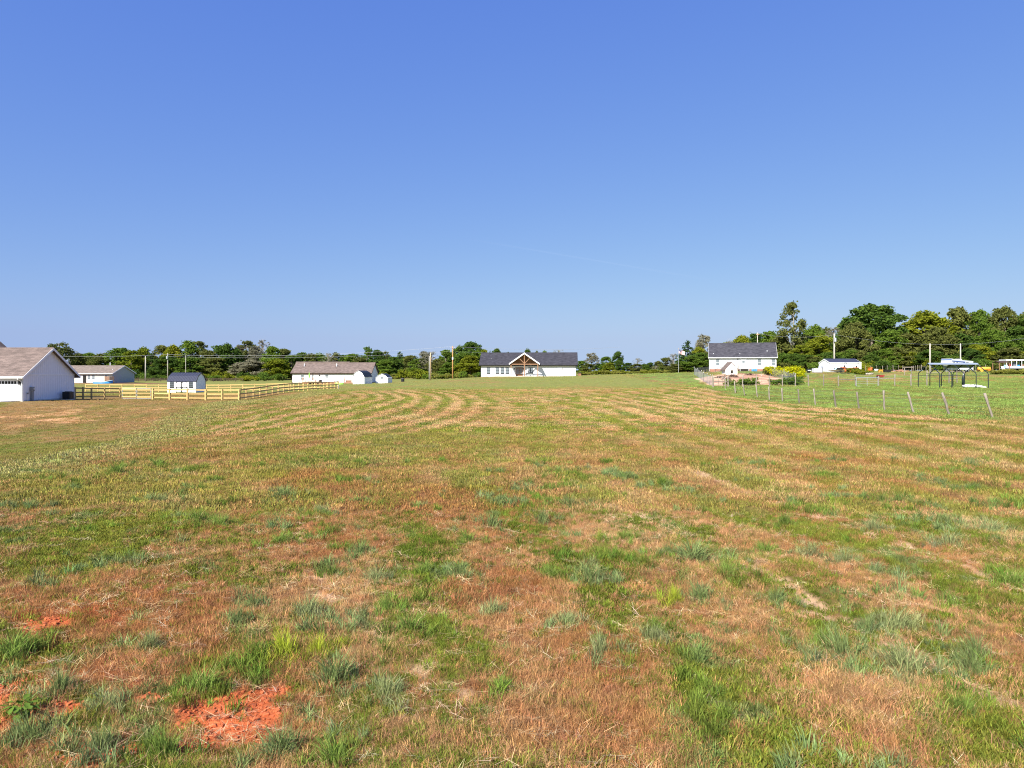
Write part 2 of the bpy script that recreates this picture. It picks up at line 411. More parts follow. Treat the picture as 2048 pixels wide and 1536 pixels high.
TRACKS = [([5, 6.4, 8.07, 9.3, 11, 13.4, 15.3, 20], [4.6, 4.4, 4.1, 3.85, 3.7, 2.9, 2.43, 1.5]), ([5, 7.1, 8.56, 9.5, 12, 17], [.6, -.87, -1.92, -2.57, -3.6, -5.3]), ([6, 9, 12, 16, 22], [7.2, 7.0, 6.7, 6.2, 5.2])]
def field(x, y):
    x = np.asarray(x, float); y = np.asarray(y, float)
    xl = np.interp(y, [0, 20, 30, 66, 98, 140], [-12, -14.7, -17, -26, -26.5, -27])
    wob = (fbm(x / 3, y / 3, 40, 3) - .5) * 1.2
    far_edge = 100 - .45 * np.clip(x - 13, 0, 99) + (fbm(x / 5, y / 9, 41, 2) - .5) * 3
    zf = sst(-2.2, 2.2, x - xl + wob * 1.6) * (1 - sst(-.6, .6, x - 22.6 + wob * .6)) * (1 - sst(-1, 1, y - far_edge))
    zl = (1 - sst(-2.2, 2.2, x - xl + wob * 1.6)) * (1 - sst(99, 103, y))
    zr = sst(-.6, .6, x - 22.6 + wob * .6) * (1 - sst(150, 175, y))
    n1 = fbm(x / 1.1, y / 1.6, 1); n2 = fbm(x / 4.2, y / 7.5, 2); n3 = fbm(x / .35, y / .5, 3, 3); n4 = fbm(x / 13, y / 20, 4, 3)
    # mower passes
    u = x - arc(y) + (fbm(x / 9, y / 14, 6, 2) - .5) * 1.3 + (fbm(x / 1.2, y / 2.5, 16, 2) - .5) * .5
    uc = x + .012 * (y - 30) ** 2 / 10 + (fbm(x / 5, y / 8, 7, 3) - .5) * 2.2
    st = np.sin(2 * np.pi * u / 1.95) * (.45 + .9 * vnoise(np.floor(u / 1.95 + .25) * 3.7, y / 18, 17)); sr = np.sin(2 * np.pi * uc / 2.1)
    ak = sst(21, 31, y) * (1 - sst(88, 99, y)) * (1 - sst(1, 6, u)) * sst(-17, -10, u)
    ar = sst(10, 22, y) * (1 - sst(84, 99, y)) * sst(2, 9, x) * .62 + .16 * sst(5, 15, y)
    stripe = st * ak * (.7 + .6 * n2) + sr * ar * (1 - ak) * (.4 + 1.1 * n4)
    g = .52 + 1.15 * (n1 - .5) + .75 * (n2 - .5) + .8 * (n3 - .5) - .34 * stripe + .3 * (n4 - .5)
    gs_ = .70 - .62 * np.clip(st + .12, 0, 2) ** .85 + .8 * (n1 - .5) + .6 * (n2 - .5)
    g = g * (1 - ak) + gs_ * ak
    rr_ = np.clip(ar - .16, 0, 1) * 1.2 * sst(.42, .6, n4 + .25 * (n2 - .5))
    g = g * (1 - rr_) + (.45 - .5 * sr + .6 * (n1 - .5)) * rr_
    tx = x - np.interp(y, TRACKS[0][0], TRACKS[0][1]) + (fbm(x / 3, y / 4, 18, 2) - .5) * .9
    sn = np.sin(2 * np.pi * (tx - .55) / 2.5) * (.35 + .9 * vnoise(np.floor((tx - .55) / 2.5 + .25) * 2.3, y / 7, 19))
    g = g - .48 * sn * (1 - sst(22, 34, y)) * sst(-6, -1, x)
    near = y < 60
    lush = ell(x, y, LUSH) if np.any(near) else np.zeros(x.shape)
    brown = ell(x, y, BROWN) if np.any(near) else np.zeros(x.shape)
    dirt = ell(x, y, DIRT); bare = ell(x, y, BARE)
    g = g + .34 * lush - .36 * brown
    g = np.clip(g, 0.03, .97)
    for tk in TRACKS:
        dx = x - np.interp(y, tk[0], tk[1]) + (fbm(x / .8, y / .8, 14, 2) - .5) * .35
        bare = np.maximum(bare, np.exp(-(dx / .26) ** 2) * (y < tk[0][-1]) * (.45 + .9 * vnoise(x / .9, y / 1.3, 15)))
    dirt = sst(.36, .86, dirt * .85 + (fbm(x / .34, y / .34, 11, 4) - .5) * 2.0 * (dirt > 0))
    bare = sst(.45, .85, bare * .9 + (fbm(x / .3, y / .4, 12, 4) - .5) * 1.2 * (bare > 0))
    straw = np.clip(.45 + 1.3 * (fbm(x / 2.2, y / 3.5, 13) - .5) + .28 * stripe + .28 * sst(25, 60, y) - .3 * brown, 0, 1)
    red = ell(x, y, REDSOIL) * sst(.40, .62, fbm(x / .55, y / .7, 77, 3))
    g = g - .15 * red
    # other zones
    gl = np.clip(.34 + 1.0 * (fbm(x / 9, y / 16, 21, 4) - .5) + .62 * (1 - sst(24, 52, y)) + .7 * (n1 - .5), .02, .95)
    gr = np.clip(.82 + .8 * (n1 - .5) + .5 * (fbm(x / 7, y / 12, 22) - .5) - .35 * sst(88, 100, y) * fbm(x / 10, y / 16, 23), .05, 1)
    gf = np.clip(.72 + .9 * (fbm(x / 9, y / 16, 24) - .5) + .35 * (n1 - .5), .05, 1)
    zo = np.clip(1 - zf - zl - zr, 0, 1)
    return dict(zf=zf, zl=zl, zr=zr, zo=zo, g=zf * g + zl * gl + zr * gr + zo * gf, straw=np.where(zf > .5, straw, .35), dirt=dirt, bare=bare, red=red, n1=n1, n2=n2, n3=n3, brown=brown,
                lush=lush, stripe=stripe)

DRY_A = np.array((.37, .175, .072)); DRY_B = np.array((.53, .355, .17)); GR_A = np.array((.120, .165, .022)); GR_B = np.array((.245, .25, .043))
GR_R = np.array((.20, .265, .065)); LAWN = np.array((.255, .27, .075)); BLUE = np.array((.17, .22, .08)); SOIL = np.array((.165, .088, .045)); CLAY = np.array((.46, .12, .045)); TAN = np.array((.56, .36, .21))
def mixc(a, b, t):
    return a * (1 - t[..., None]) + b * t[..., None]
def dry_col(f):
    c = mixc(DRY_A, DRY_B, f['straw'])
    c = mixc(c, np.array((.40, .155, .058)), f['red'] * .6)
    return mixc(c, np.array((.36, .235, .10)), f['zl'] * .75)
def green_col(f):
    c = mixc(GR_A, GR_B, np.clip(f['n2'] * 1.5 - .3, 0, 1))
    c = mixc(c, mixc(GR_R * .78, GR_R * 1.18, sst(.35, .65, f['n1'])), f['zr'])
    c = mixc(c, LAWN, f['zo'])
    return mixc(c, np.array((.20, .20, .05)), f['zl'] * .7)

# ------------------------------------------------------------------ ground sheet
def axis(segs):
    out = [segs[0][0]]
    for a, b, st in segs:
        n = max(1, int(round((b - a) / st)))
        out += list(np.linspace(a, b, n + 1)[1:])
    return np.array(out)
half = axis([(0, 9, .075), (9, 20, .16), (20, 60, .42), (60, 140, 1.2), (140, 300, 6), (300, 3000, 180)])
xs = np.concatenate([-half[:0:-1], half])
ys = axis([(-40, 2, 4), (2, 4.4, .4), (4.4, 14, .07), (14, 30, .16), (30, 104, .36), (104, 220, 1.2), (220, 420, 5), (420, 4000, 220)])
GX, GY = np.meshgrid(xs, ys)
GZ = ground(GX, GY)
ff = field(GX, GY)
nearw = 1 - sst(10, 30, np.hypot(GX, GY))
GZ = GZ + (fbm(GX / 1.5, GY / 1.5, 30, 3) - .5) * .22 * (1 - sst(40, 100, GY)) * (.35 + .65 * ff['zf']) + (fbm(GX / .4, GY / .4, 31, 3) - .5) * .10 * nearw
clod = np.abs(fbm(GX / .16, GY / .16, 32, 4) - .5) * 2
GZ = GZ + ff['dirt'] * nearw * (clod * .09 - .035) - ff['bare'] * .02 * nearw

# garden plot, clay patches of the left lawn, mulch and worn spots
gcol = mixc(dry_col(ff) * .62, green_col(ff) * .72, sst(.25, .75, ff['g'] + (ff['n3'] - .5) * .5))
thatch = sst(6, 26, GY)
gcol = mixc(np.broadcast_to(SOIL, gcol.shape), gcol, .35 + .65 * thatch)
gcol = mixc(gcol, np.broadcast_to(TAN, gcol.shape) * (.75 + .5 * ff['n3'][..., None]), ff['bare'] * .8)
gcol = mixc(gcol, np.broadcast_to(CLAY * .7, gcol.shape), ff['red'] * .8)
gcol = mixc(gcol, np.broadcast_to(CLAY, gcol.shape) * (.72 + .55 * ff['n3'][..., None]), ff['dirt'])
def blob(cx, cy, rx, ry, sc, s, lo=.5, hi=.8):
    d = 1.5 - ((GX - cx) / rx) ** 2 - ((GY - cy) / ry) ** 2
    return sst(lo, hi, np.clip(d, 0, 1) * .75 + (fbm(GX / sc, GY / sc / 1.6, s, 4) - .5) * 1.3 * (d > 0))
for (px, Y, rpx, ry, k) in ((60, 58, 120, 4.0, .8), (160, 54, 80, 3.0, .8), (310, 60, 45, 2.5, .7), (240, 61, 60, 2.2, .6), (20, 50, 60, 2.0, .5), (115, 64, 90, 2.0, .4)):
    gcol = mixc(gcol, np.array((.60, .33, .17)), k * blob(X(px, Y), Y, rpx * Y / F, ry, 1.4, 50 + int(Y), .62, .95))
for (px, Y, rx, ry) in ((1700, 138, 9, 3), (1780, 120, 6, 4), (1740, 108, 9, 3), (2010, 62, 4, 2.2), (1820, 100, 6, 2)):
    gcol = mixc(gcol, np.array((.42, .26, .14)), .7 * blob(X(px, Y), Y, rx, ry, 2.2, 60, .55, .9))
GARDEN = [(X(1393, 118), 118), (X(1428, 92), 92), (X(1560, 92), 92), (X(1570, 108), 108), (X(1535, 128), 128), (X(1470, 134), 134)]
def inside(poly, x, y):
    r = np.zeros(x.shape, bool); n = len(poly)
    for i in range(n):
        (x1, y1), (x2, y2) = poly[i], poly[(i + 1) % n]
        c = ((y1 > y) != (y2 > y)) & (x < (x2 - x1) * (y - y1) / (y2 - y1 + 1e-9) + x1)
        r ^= c
    return r
gm = inside(GARDEN, GX + (fbm(GX / 2, GY / 2, 61) - .5) * 2, GY + (fbm(GX / 2, GY / 2, 62) - .5) * 3).astype(float)
gcol = mixc(gcol, mixc(np.broadcast_to(np.array((.60, .39, .25)), gcol.shape), np.broadcast_to(np.array((.40, .22, .15)), gcol.shape), sst(.45, .6, fbm(GX / 4, GY / 3, 63))), gm)
mul = ((np.abs(GY - 189) < 3.2) & (GX > -135) & (GX < -95)) | ((np.abs(GY - 186.5) < 1.5) & (GX > -104) & (GX < -88))
gcol = mixc(gcol, np.array((.19, .075, .06)), mul.astype(float))

def make_ground():
    ny, nx = GX.shape
    me = bpy.data.meshes.new('ground')
    co = np.stack([GX, GY, GZ], -1).reshape(-1, 3)
    idx = np.arange(ny * nx).reshape(ny, nx)
    q = np.stack([idx[:-1, :-1], idx[:-1, 1:], idx[1:, 1:], idx[1:, :-1]], -1).reshape(-1, 4)
    me.vertices.add(len(co)); me.vertices.foreach_set('co', co.ravel())
    me.loops.add(q.size); me.loops.foreach_set('vertex_index', q.ravel().astype(np.int32))
    me.polygons.add(len(q)); me.polygons.foreach_set('loop_start', np.arange(0, q.size, 4, dtype=np.int32))
    me.polygons.foreach_set('use_smooth', np.ones(len(q), bool))
    me.update(calc_edges=True)
    a = me.color_attributes.new('gcol', 'FLOAT_COLOR', 'POINT')
    a.data.foreach_set('color', np.concatenate([gcol.reshape(-1, 3), np.ones((len(co), 1))], 1).ravel().astype(np.float32))
    m = bpy.data.materials.new('field_ground')
    n, l, b = nodes_of(m)
    at = n.new('ShaderNodeAttribute'); at.attribute_name = 'gcol'
    ge = n.new('ShaderNodeNewGeometry')
    nz = n.new('ShaderNodeTexNoise'); nz.inputs['Scale'].default_value = 9; nz.inputs['Detail'].default_value = 7; nz.inputs['Roughness'].default_value = .75
    n2 = n.new('ShaderNodeTexNoise'); n2.inputs['Scale'].default_value = 1.4; n2.inputs['Detail'].default_value = 9; n2.inputs['Roughness'].default_value = .75
    l.new(ge.outputs['Position'], nz.inputs['Vector']); l.new(ge.outputs['Position'], n2.inputs['Vector'])
    sm = n.new('ShaderNodeMath'); sm.operation = 'ADD'; l.new(nz.outputs[0], sm.inputs[0]); l.new(n2.outputs[0], sm.inputs[1])
    mr = n.new('ShaderNodeMapRange'); mr.inputs[1].default_value = .65; mr.inputs[2].default_value = 1.35; mr.inputs[3].default_value = .6; mr.inputs[4].default_value = 1.4
    l.new(sm.outputs[0], mr.inputs[0])
    vm = n.new('ShaderNodeVectorMath'); vm.operation = 'SCALE'; l.new(at.outputs['Color'], vm.inputs[0]); l.new(mr.outputs[0], vm.inputs['Scale'])
    l.new(vm.outputs[0], b.inputs['Base Color'])
    b.inputs['Roughness'].default_value = 1; b.inputs['Specular IOR Level'].default_value = .05
    bp = n.new('ShaderNodeBump'); bp.inputs['Strength'].default_value = .9; bp.inputs['Distance'].default_value = .06
    l.new(nz.outputs[0], bp.inputs['Height']); l.new(bp.outputs[0], b.inputs['Normal'])
    me.materials.append(m)
    o = link(bpy.data.objects.new('ground', me)); o['kind'] = 'structure'
    return o
make_ground()
def gsurf(x, y):
    """height of the finished sheet, bumps included, by bilinear lookup"""
    i = np.clip(np.searchsorted(xs, x) - 1, 0, len(xs) - 2); j = np.clip(np.searchsorted(ys, y) - 1, 0, len(ys) - 2)
    fx = (x - xs[i]) / (xs[i + 1] - xs[i]); fy = (y - ys[j]) / (ys[j + 1] - ys[j])
    return (GZ[j, i] * (1 - fx) + GZ[j, i + 1] * fx) * (1 - fy) + (GZ[j + 1, i] * (1 - fx) + GZ[j + 1, i + 1] * fx) * fy
def gs(x, y):
    return float(gsurf(np.array(x), np.array(y)))

# ------------------------------------------------------------------ grass
def grass_mat(name, trans=.2, attr='INSTANCER'):
    m = bpy.data.materials.new(name)
    n, l, b = nodes_of(m)
    at = n.new('ShaderNodeAttribute'); at.attribute_name = 'gcol'; at.attribute_type = attr
    va = n.new('ShaderNodeAttribute'); va.attribute_name = 'var'
    mr = n.new('ShaderNodeMapRange'); mr.inputs[3].default_value = .62; mr.inputs[4].default_value = 1.45
    l.new(va.outputs['Fac'], mr.inputs[0])
    vm = n.new('ShaderNodeVectorMath'); vm.operation = 'SCALE'; l.new(at.outputs['Color'], vm.inputs[0]); l.new(mr.outputs[0], vm.inputs['Scale'])
    n.remove(b)
    b = n.new('ShaderNodeBsdfDiffuse')
    l.new(vm.outputs[0], b.inputs['Color'])
    tr = n.new('ShaderNodeBsdfTranslucent'); l.new(vm.outputs[0], tr.inputs[0])
    ms = n.new('ShaderNodeMixShader'); ms.inputs[0].default_value = trans
    l.new(b.outputs[0], ms.inputs[1]); l.new(tr.outputs[0], ms.inputs[2]); l.new(ms.outputs[0], n['Material Output'].inputs[0])
    return m
GRASS = grass_mat('grass_blade')

def blades_mesh(name, n, r, h, w, lean, seed, m, flat=False, gauss=True, hv=.45, seg=2, kink=.6):
    """n blades in a disc of radius r: 2 bent segments each"""
    q = np.random.default_rng(seed)
    th = q.uniform(0, 2 * np.pi, n); rr = (np.abs(q.normal(0, .5, n)) if gauss else np.sqrt(q.random(n))) * r
    bx, by = rr * np.cos(th), rr * np.sin(th)
    ld = th * .6 + q.uniform(0, 2 * np.pi, n) * .6 if not flat else q.uniform(0, 2 * np.pi, n)
    hh = h * (1 - hv + 2 * hv * q.random(n)) * (1 - .35 * np.clip(rr / r, 0, 1))
    le = lean * q.uniform(.3, 1.6, n)
    ww = w * q.uniform(.6, 1.3, n)
    fa = q.uniform(0, np.pi, n)
    V = np.zeros((n, 5, 3)); 
    dx, dy = np.cos(ld), np.sin(ld)
    sx, sy = np.cos(fa) * ww / 2, np.sin(fa) * ww / 2
    a1, a2 = le, le * (1 + kink * 2)
    L1 = hh * .55; L2 = hh * .5
    p1 = np.stack([bx + dx * np.sin(a1) * L1, by + dy * np.sin(a1) * L1, np.cos(np.clip(a1, 0, 1.5)) * L1], -1)
    p2 = p1 + np.stack([dx * np.sin(np.clip(a2, 0, 2.2)) * L2, dy * np.sin(np.clip(a2, 0, 2.2)) * L2, np.cos(np.clip(a2, 0, 1.9)) * L2], -1)
    if flat:
        p2[:, 2] = q.uniform(.0, h * .25, n); p1[:, 2] = .005 + p2[:, 2] * .5 + q.uniform(0, .006, n)
    base = np.stack([bx, by, np.full(n, -.02 if not flat else .01)], -1)
    side = np.stack([sx, sy, np.zeros(n)], -1)
    V[:, 0] = base - side; V[:, 1] = base + side; V[:, 2] = p1 + side * .8; V[:, 3] = p1 - side * .8; V[:, 4] = p2
    fs = []
    for i in range(n):
        o = i * 5
        fs.append((o, o + 1, o + 2, o + 3)); fs.append((o + 3, o + 2, o + 4))
    me = bpy.data.meshes.new(name)
    me.from_pydata(V.reshape(-1, 3).tolist(), [], fs)
    a = me.attributes.new('var', 'FLOAT', 'POINT')
    a.data.foreach_set('value', np.repeat(q.random(n), 5).astype(np.float32))
    me.materials.append(m)
    return me
protos = bpy.data.collections.new('grass_tufts')
def proto(i, me):
    o = bpy.data.objects.new('%02d_tuft' % i, me); protos.objects.link(o)
K = 0
def add(me):
    global K
    proto(K, me); K += 1
    return K - 1
near_dry = [add(blades_mesh('tuft', 66, .12, .076, .0028, .7, 100 + i, GRASS)) for i in range(3)]
near_green = [add(blades_mesh('tuft', 54, .115, .074, .0045, .55, 110 + i, GRASS)) for i in range(3)]
near_leafy = [add(blades_mesh('tuft', 52, .105, .052, .0078, .9, 120 + i, GRASS, kink=.3)) for i in range(2)]
near_straw = [add(blades_mesh('tuft', 16, .16, .20, .0045, 1.45, 130 + i, GRASS, flat=True)) for i in range(2)]
mid_dry = [add(blades_mesh('tuft', 100, .34, .080, .0080, .7, 140 + i, GRASS, gauss=False)) for i in range(3)]
mid_green = [add(blades_mesh('tuft', 84, .32, .080, .0100, .6, 150 + i, GRASS, gauss=False)) for i in range(3)]
far_any = [add(blades_mesh('tuft', 66, .42, .065, .020, .75, 160 + i, GRASS, gauss=False)) for i in range(3)]
near_coarse = [add(blades_mesh('tuft', 54, .10, .15, .0068, .40, 180 + i, GRASS)) for i in range(3)]
far_low = [add(blades_mesh('tuft', 100, .8, .045, .026, .8, 170 + i, GRASS, gauss=False)) for i in range(2)]

def scatter(y0, y1, dens, wide):
    """points spread evenly over the strip the camera could see from about here"""
    xm = wide * y1 + 3
    n = int(dens * 2 * xm * (y1 - y0))
    x = rng.uniform(-xm, xm, n); y = rng.uniform(y0, y1, n)
    k = np.abs(x) < wide * y + 3
    return x[k], y[k]
P_, C_, S_, I_ = [], [], [], []
def emit(x, y, idx, col, scl, jit=.22, dz=0.0):
    n = len(x)
    if n == 0:
        return
    P_.append(np.stack([x, y, gsurf(x, y) + dz], -1))
    c = col * (1 + rng.normal(0, jit, (n, 1))).clip(.45, 1.7) * (1 + rng.normal(0, .07, (n, 3)))
    C_.append(np.clip(c, .01, .8)); S_.append(scl); I_.append(rng.choice(idx, n))
def grow(y0, y1, dens, wide, dry, green, lod):
    x, y = scatter(y0, y1, dens, wide)
    f = field(x, y)
    keep = rng.random(len(x)) > np.maximum(np.maximum(f['dirt'] * .97, f['bare'] * .75), f['red'] * .5)
    if lod == 'far':
        keep &= ~inside(GARDEN, x, y) & ~((y > 68) & (y < 92) & (x < -48.0)) & ~((np.abs(x + 51.5) < 6) & (y > 66) & (y < 71))
    x, y = x[keep], y[keep]; f = {k: v[keep] for k, v in f.items()}
    isg = rng.random(len(x)) < .06 + .88 * f['g']
    h = .75 + .7 * fbm(x / 1.3, y / 1.3, 70, 2)
    h = h * np.where(f['zf'] > .5, 1, np.where(f['zr'] > .5, .4 + 1.3 * fbm(x / 2.5, y / 4, 76, 2), .7))
    gc, dc = green_col(f), dry_col(f)
    gc = mixc(gc, BLUE, .7 * sst(.60, .74, fbm(x / .5, y / .7, 71, 3)) * (f['zf'] > .5))
    if lod == 'near':
        lf = isg & (fbm(x / 1.6, y / 1.6, 72, 2) + .25 * f['lush'] > .56)
        emit(x[lf], y[lf], near_leafy, gc[lf] * .88, rng.uniform(.8, 1.3, lf.sum()) * h[lf])
        isg2 = isg & ~lf
        emit(x[isg2], y[isg2], green, gc[isg2], rng.uniform(.75, 1.35, isg2.sum()) * h[isg2])
    elif lod == 'far':
        c = mixc(dc, gc, sst(.18, .82, f['g'] + rng.normal(0, .13, len(x))))
        emit(x, y, green, c, rng.uniform(.8, 1.2, len(x)) * h, .10)
        return
    else:
        gc, dc = mixc(dc, gc, np.full(len(x), .78)), mixc(gc, dc, np.full(len(x), .82))
        emit(x[isg], y[isg], green, gc[isg], rng.uniform(.75, 1.3, isg.sum()) * h[isg])
    d = ~isg
    emit(x[d], y[d], dry, dc[d], rng.uniform(.7, 1.3, d.sum()) * h[d])
grow(4.2, 9, 300, .82, near_dry, near_green, 'near')
grow(9, 15, 180, .80, near_dry, near_green, 'near')
grow(15, 34, 26, .80, mid_dry, mid_green, 'mid')
grow(34, 62, 10, .80, far_any, far_any, 'far')
grow(62, 108, 5.0, .80, far_any, far_any, 'far')
grow(108, 175, .55, .80, far_low, far_low, 'far')
x, y = scatter(4.2, 15, 22, .82)                      # cut stalks lying on top
f = field(x, y)
k = rng.random(len(x)) < .25 + .6 * (1 - f['g']) + f['bare'] + f['dirt']
emit(x[k], y[k], near_straw, mixc(np.broadcast_to(np.array((.50, .33, .17)), (k.sum(), 3)), np.broadcast_to(np.array((.70, .55, .33)), (k.sum(), 3)), rng.random(k.sum())), rng.uniform(.5, 1.2, k.sum()), dz=.025)

x, y = scatter(4.2, 24, 36, .82)                      # coarse clumps of bluish and fresh green grass, in drifts
f = field(x, y)
mk = fbm(x / .75, y / 1.0, 73, 3) + .22 * (fbm(x / 3.5, y / 5, 74, 2) - .5)
k = (rng.random(len(x)) < .9 * sst(.60, .72, mk)) & (f['zf'] > .5) & (f['dirt'] < .5)
kc = sst(.42, .58, fbm(x[k] / 1.5, y[k] / 1.5, 75, 2))
emit(x[k], y[k], near_coarse, mixc(np.broadcast_to(np.array((.175, .225, .085)), (k.sum(), 3)), np.broadcast_to(np.array((.14, .20, .034)), (k.sum(), 3)), kc), rng.uniform(.6, 1.35, k.sum()))
TUSSOCKS = [(569, 1318, 70, 3), (636, 1318, 42, 3), (668, 1366, 110, 0), (822, 1274, 95, 1), (668, 1522, 88, 1), (564, 1498, 95, 0), (616, 1240, 60, 2), (772, 1229, 48, 1), (983, 1229, 48, 2), (772, 1394, 60, 2), (406, 1380, 90, 1), (198, 1503, 62, 0), (330, 1512, 80, 1), (26, 1308, 95, 1),
                         (1136, 1260, 55, 2), (1201, 1320, 50, 2), (1347, 1200, 34, 3), (1399, 1195, 60, 0), (1454, 1160, 46, 1), (1682, 1306, 120, 0), (1807, 1344, 125, 2), (1790, 1255, 80, 2), (1734, 1252, 42, 0), (1552, 1201, 46, 0), (1945, 1347, 60, 0), (1953, 1316, 70, 0), (1640, 1284, 50, 1),
                         (395, 1046, 60, 1), (440, 1056, 40, 1), (559, 1090, 52, 1), (645, 1028, 40, 2), (570, 1000, 46, 0), (754, 1153, 56, 2), (719, 1109, 34, 0), (234, 950, 50, 1), (316, 934, 44, 1), (848, 1149, 40, 1), (919, 1153, 60, 0), (981, 1055, 52, 0), (934, 1082, 40, 1), (1083, 1043, 52, 0), (1137, 1012, 44, 0), (1387, 1128, 90, 0), (1340, 1118, 50, 0),
                         (1454, 1152, 40, 1), (1689, 1128, 44, 2), (1623, 1110, 50, 2), (1530, 1100, 50, 1), (1750, 1060, 40, 2), (1900, 1090, 60, 2), (1980, 1070, 60, 2), (1570, 1050, 44, 1), (1250, 1085, 40, 1), (120, 1390, 60, 0), (475, 1250, 44, 0), (300, 1300, 46, 2), (505, 1220, 40, 0), (1000, 1400, 40, 1), (1310, 1290, 40, 2), (1180, 1170, 60, 0), (1100, 1155, 46, 1), (2030, 1180, 60, 1), (1930, 1440, 50, 1), (60, 1480, 70, 0), (220, 1420, 46, 2)]
for (px, py, wpx, c) in TUSSOCKS:                     # smaller shoots round every tussock
    cx, cy = pix_ground(px, py)
    sp = wpx * cy / F
    n_ = int(8 + 14 * sp)
    x = cx + rng.normal(0, .55 * sp, n_); y = cy + rng.normal(0, .5 * sp, n_)
    emit(x, y, near_coarse, np.broadcast_to(np.array(((.165, .215, .08), (.15, .21, .04), (.21, .235, .10), (.26, .30, .035))[c]), (n_, 3)), rng.uniform(.45, 1.1, n_))
y = rng.uniform(20, 100, 5200)                        # taller pale grass left standing along the edge of the hayfield
x = np.interp(y, [0, 20, 30, 66, 98, 140], [-12, -14.7, -17, -26, -26.5, -27]) + rng.normal(0, 1.1, len(y))
emit(x, y, far_any, mixc(np.broadcast_to(np.array((.42, .35, .15)), (len(y), 3)), np.broadcast_to(np.array((.24, .255, .065)), (len(y), 3)), rng.random(len(y))), rng.uniform(.9, 1.5, len(y)), .12)

def instancer(name, pos, col, scl, idx, coll):
    n = len(pos)
    me = bpy.data.meshes.new(name)
    me.vertices.add(n); me.vertices.foreach_set('co', pos.astype(np.float32).ravel())
    a = me.attributes.new('gcol', 'FLOAT_COLOR', 'POINT'); a.data.foreach_set('color', np.concatenate([col, np.ones((n, 1))], 1).astype(np.float32).ravel())
    a = me.attributes.new('scl', 'FLOAT', 'POINT'); a.data.foreach_set('value', scl.astype(np.float32))
    a = me.attributes.new('idx', 'INT', 'POINT'); a.data.foreach_set('value', idx.astype(np.int32))
    rot = np.stack([rng.normal(0, .1, n), rng.normal(0, .1, n), rng.uniform(0, 6.283, n)], -1)
    a = me.attributes.new('rot', 'FLOAT_VECTOR', 'POINT'); a.data.foreach_set('vector', rot.astype(np.float32).ravel())
    o = link(bpy.data.objects.new(name, me))
    ng = bpy.data.node_groups.new(name + '_nodes', 'GeometryNodeTree')
    ng.interface.new_socket('Geometry', in_out='INPUT', socket_type='NodeSocketGeometry')
    ng.interface.new_socket('Geometry', in_out='OUTPUT', socket_type='NodeSocketGeometry')
    N, L = ng.nodes, ng.links
    gi, go = N.new('NodeGroupInput'), N.new('NodeGroupOutput')
    ci = N.new('GeometryNodeCollectionInfo'); ci.inputs['Collection'].default_value = coll; ci.inputs['Separate Children'].default_value = True; ci.inputs['Reset Children'].default_value = True
    ip = N.new('GeometryNodeInstanceOnPoints'); ip.inputs['Pick Instance'].default_value = True
    def na(nm, t):
        q = N.new('GeometryNodeInputNamedAttribute'); q.data_type = t; q.inputs[0].default_value = nm
        return q.outputs[0]
    L.new(gi.outputs[0], ip.inputs['Points']); L.new(ci.outputs[0], ip.inputs['Instance'])
    L.new(na('idx', 'INT'), ip.inputs['Instance Index']); L.new(na('rot', 'FLOAT_VECTOR'), ip.inputs['Rotation']); L.new(na('scl', 'FLOAT'), ip.inputs['Scale'])
    L.new(ip.outputs[0], go.inputs[0])
    md = o.modifiers.new('tufts', 'NODES'); md.node_group = ng
    return o
go_ = instancer('grass', np.concatenate(P_), np.concatenate(C_), np.concatenate(S_), np.concatenate(I_), protos)
go_['kind'] = 'stuff'
tag(go_, 'mown field grass, dry brown and green, covering the ground', 'grass')
print('grass tufts', sum(len(p) for p in P_))

# ------------------------------------------------------------------ trees and shrubs
def leaf_mesh(name, pts, size, seed, m, flat=.0, tri=True):
    """one bent leaf spray per point"""
    q = np.random.default_rng(seed)
    n = len(pts)
    a = q.normal(size=(n, 3)); a[:, 2] *= (1 - flat); a /= np.linalg.norm(a, axis=1)[:, None]
    b = q.normal(size=(n, 3)); b -= (b * a).sum(1)[:, None] * a; b /= np.linalg.norm(b, axis=1)[:, None]
    s = size * q.uniform(.55, 1.4, n)[:, None]
    c = np.cross(a, b) * s * .25
    V = np.stack([pts - a * s * .5, pts + b * s * .34 + c, pts + a * s * .5, pts - b * s * .34 + c], 1)
    me = bpy.data.meshes.new(name)
    idx = np.arange(n * 4).reshape(n, 4)
    tr = np.concatenate([idx[:, [0, 1, 2]], idx[:, [0, 2, 3]]], 0)
    me.from_pydata(V.reshape(-1, 3).tolist(), [], tr.tolist())
    v = np.clip(q.normal(.5, .24, n) , 0, 1)
    at = me.attributes.new('var', 'FLOAT', 'POINT'); at.data.foreach_set('value', np.repeat(v, 4).astype(np.float32))
    me.materials.append(m)
    return me

def clump_pts(q, centres, rads, per):
    """points on the outer part of many lumps; lumps are flattened a little"""
    out = []
    for c, r in zip(centres, rads):
        k = max(6, int(per * r * r))
        d = q.normal(size=(k, 3)); d /= np.linalg.norm(d, axis=1)[:, None]
        rr = r * (q.random(k) ** .45)
        p = c + d * rr[:, None] * np.array((1, 1, .8))
        out.append(p)
    a = np.concatenate(out)
    k = len(a) // 8                                    # loose sprays between the lumps
    a[q.choice(len(a), k, False)] += q.normal(0, (.2 if len(centres) > 30 else .03), (k, 3))
    return a

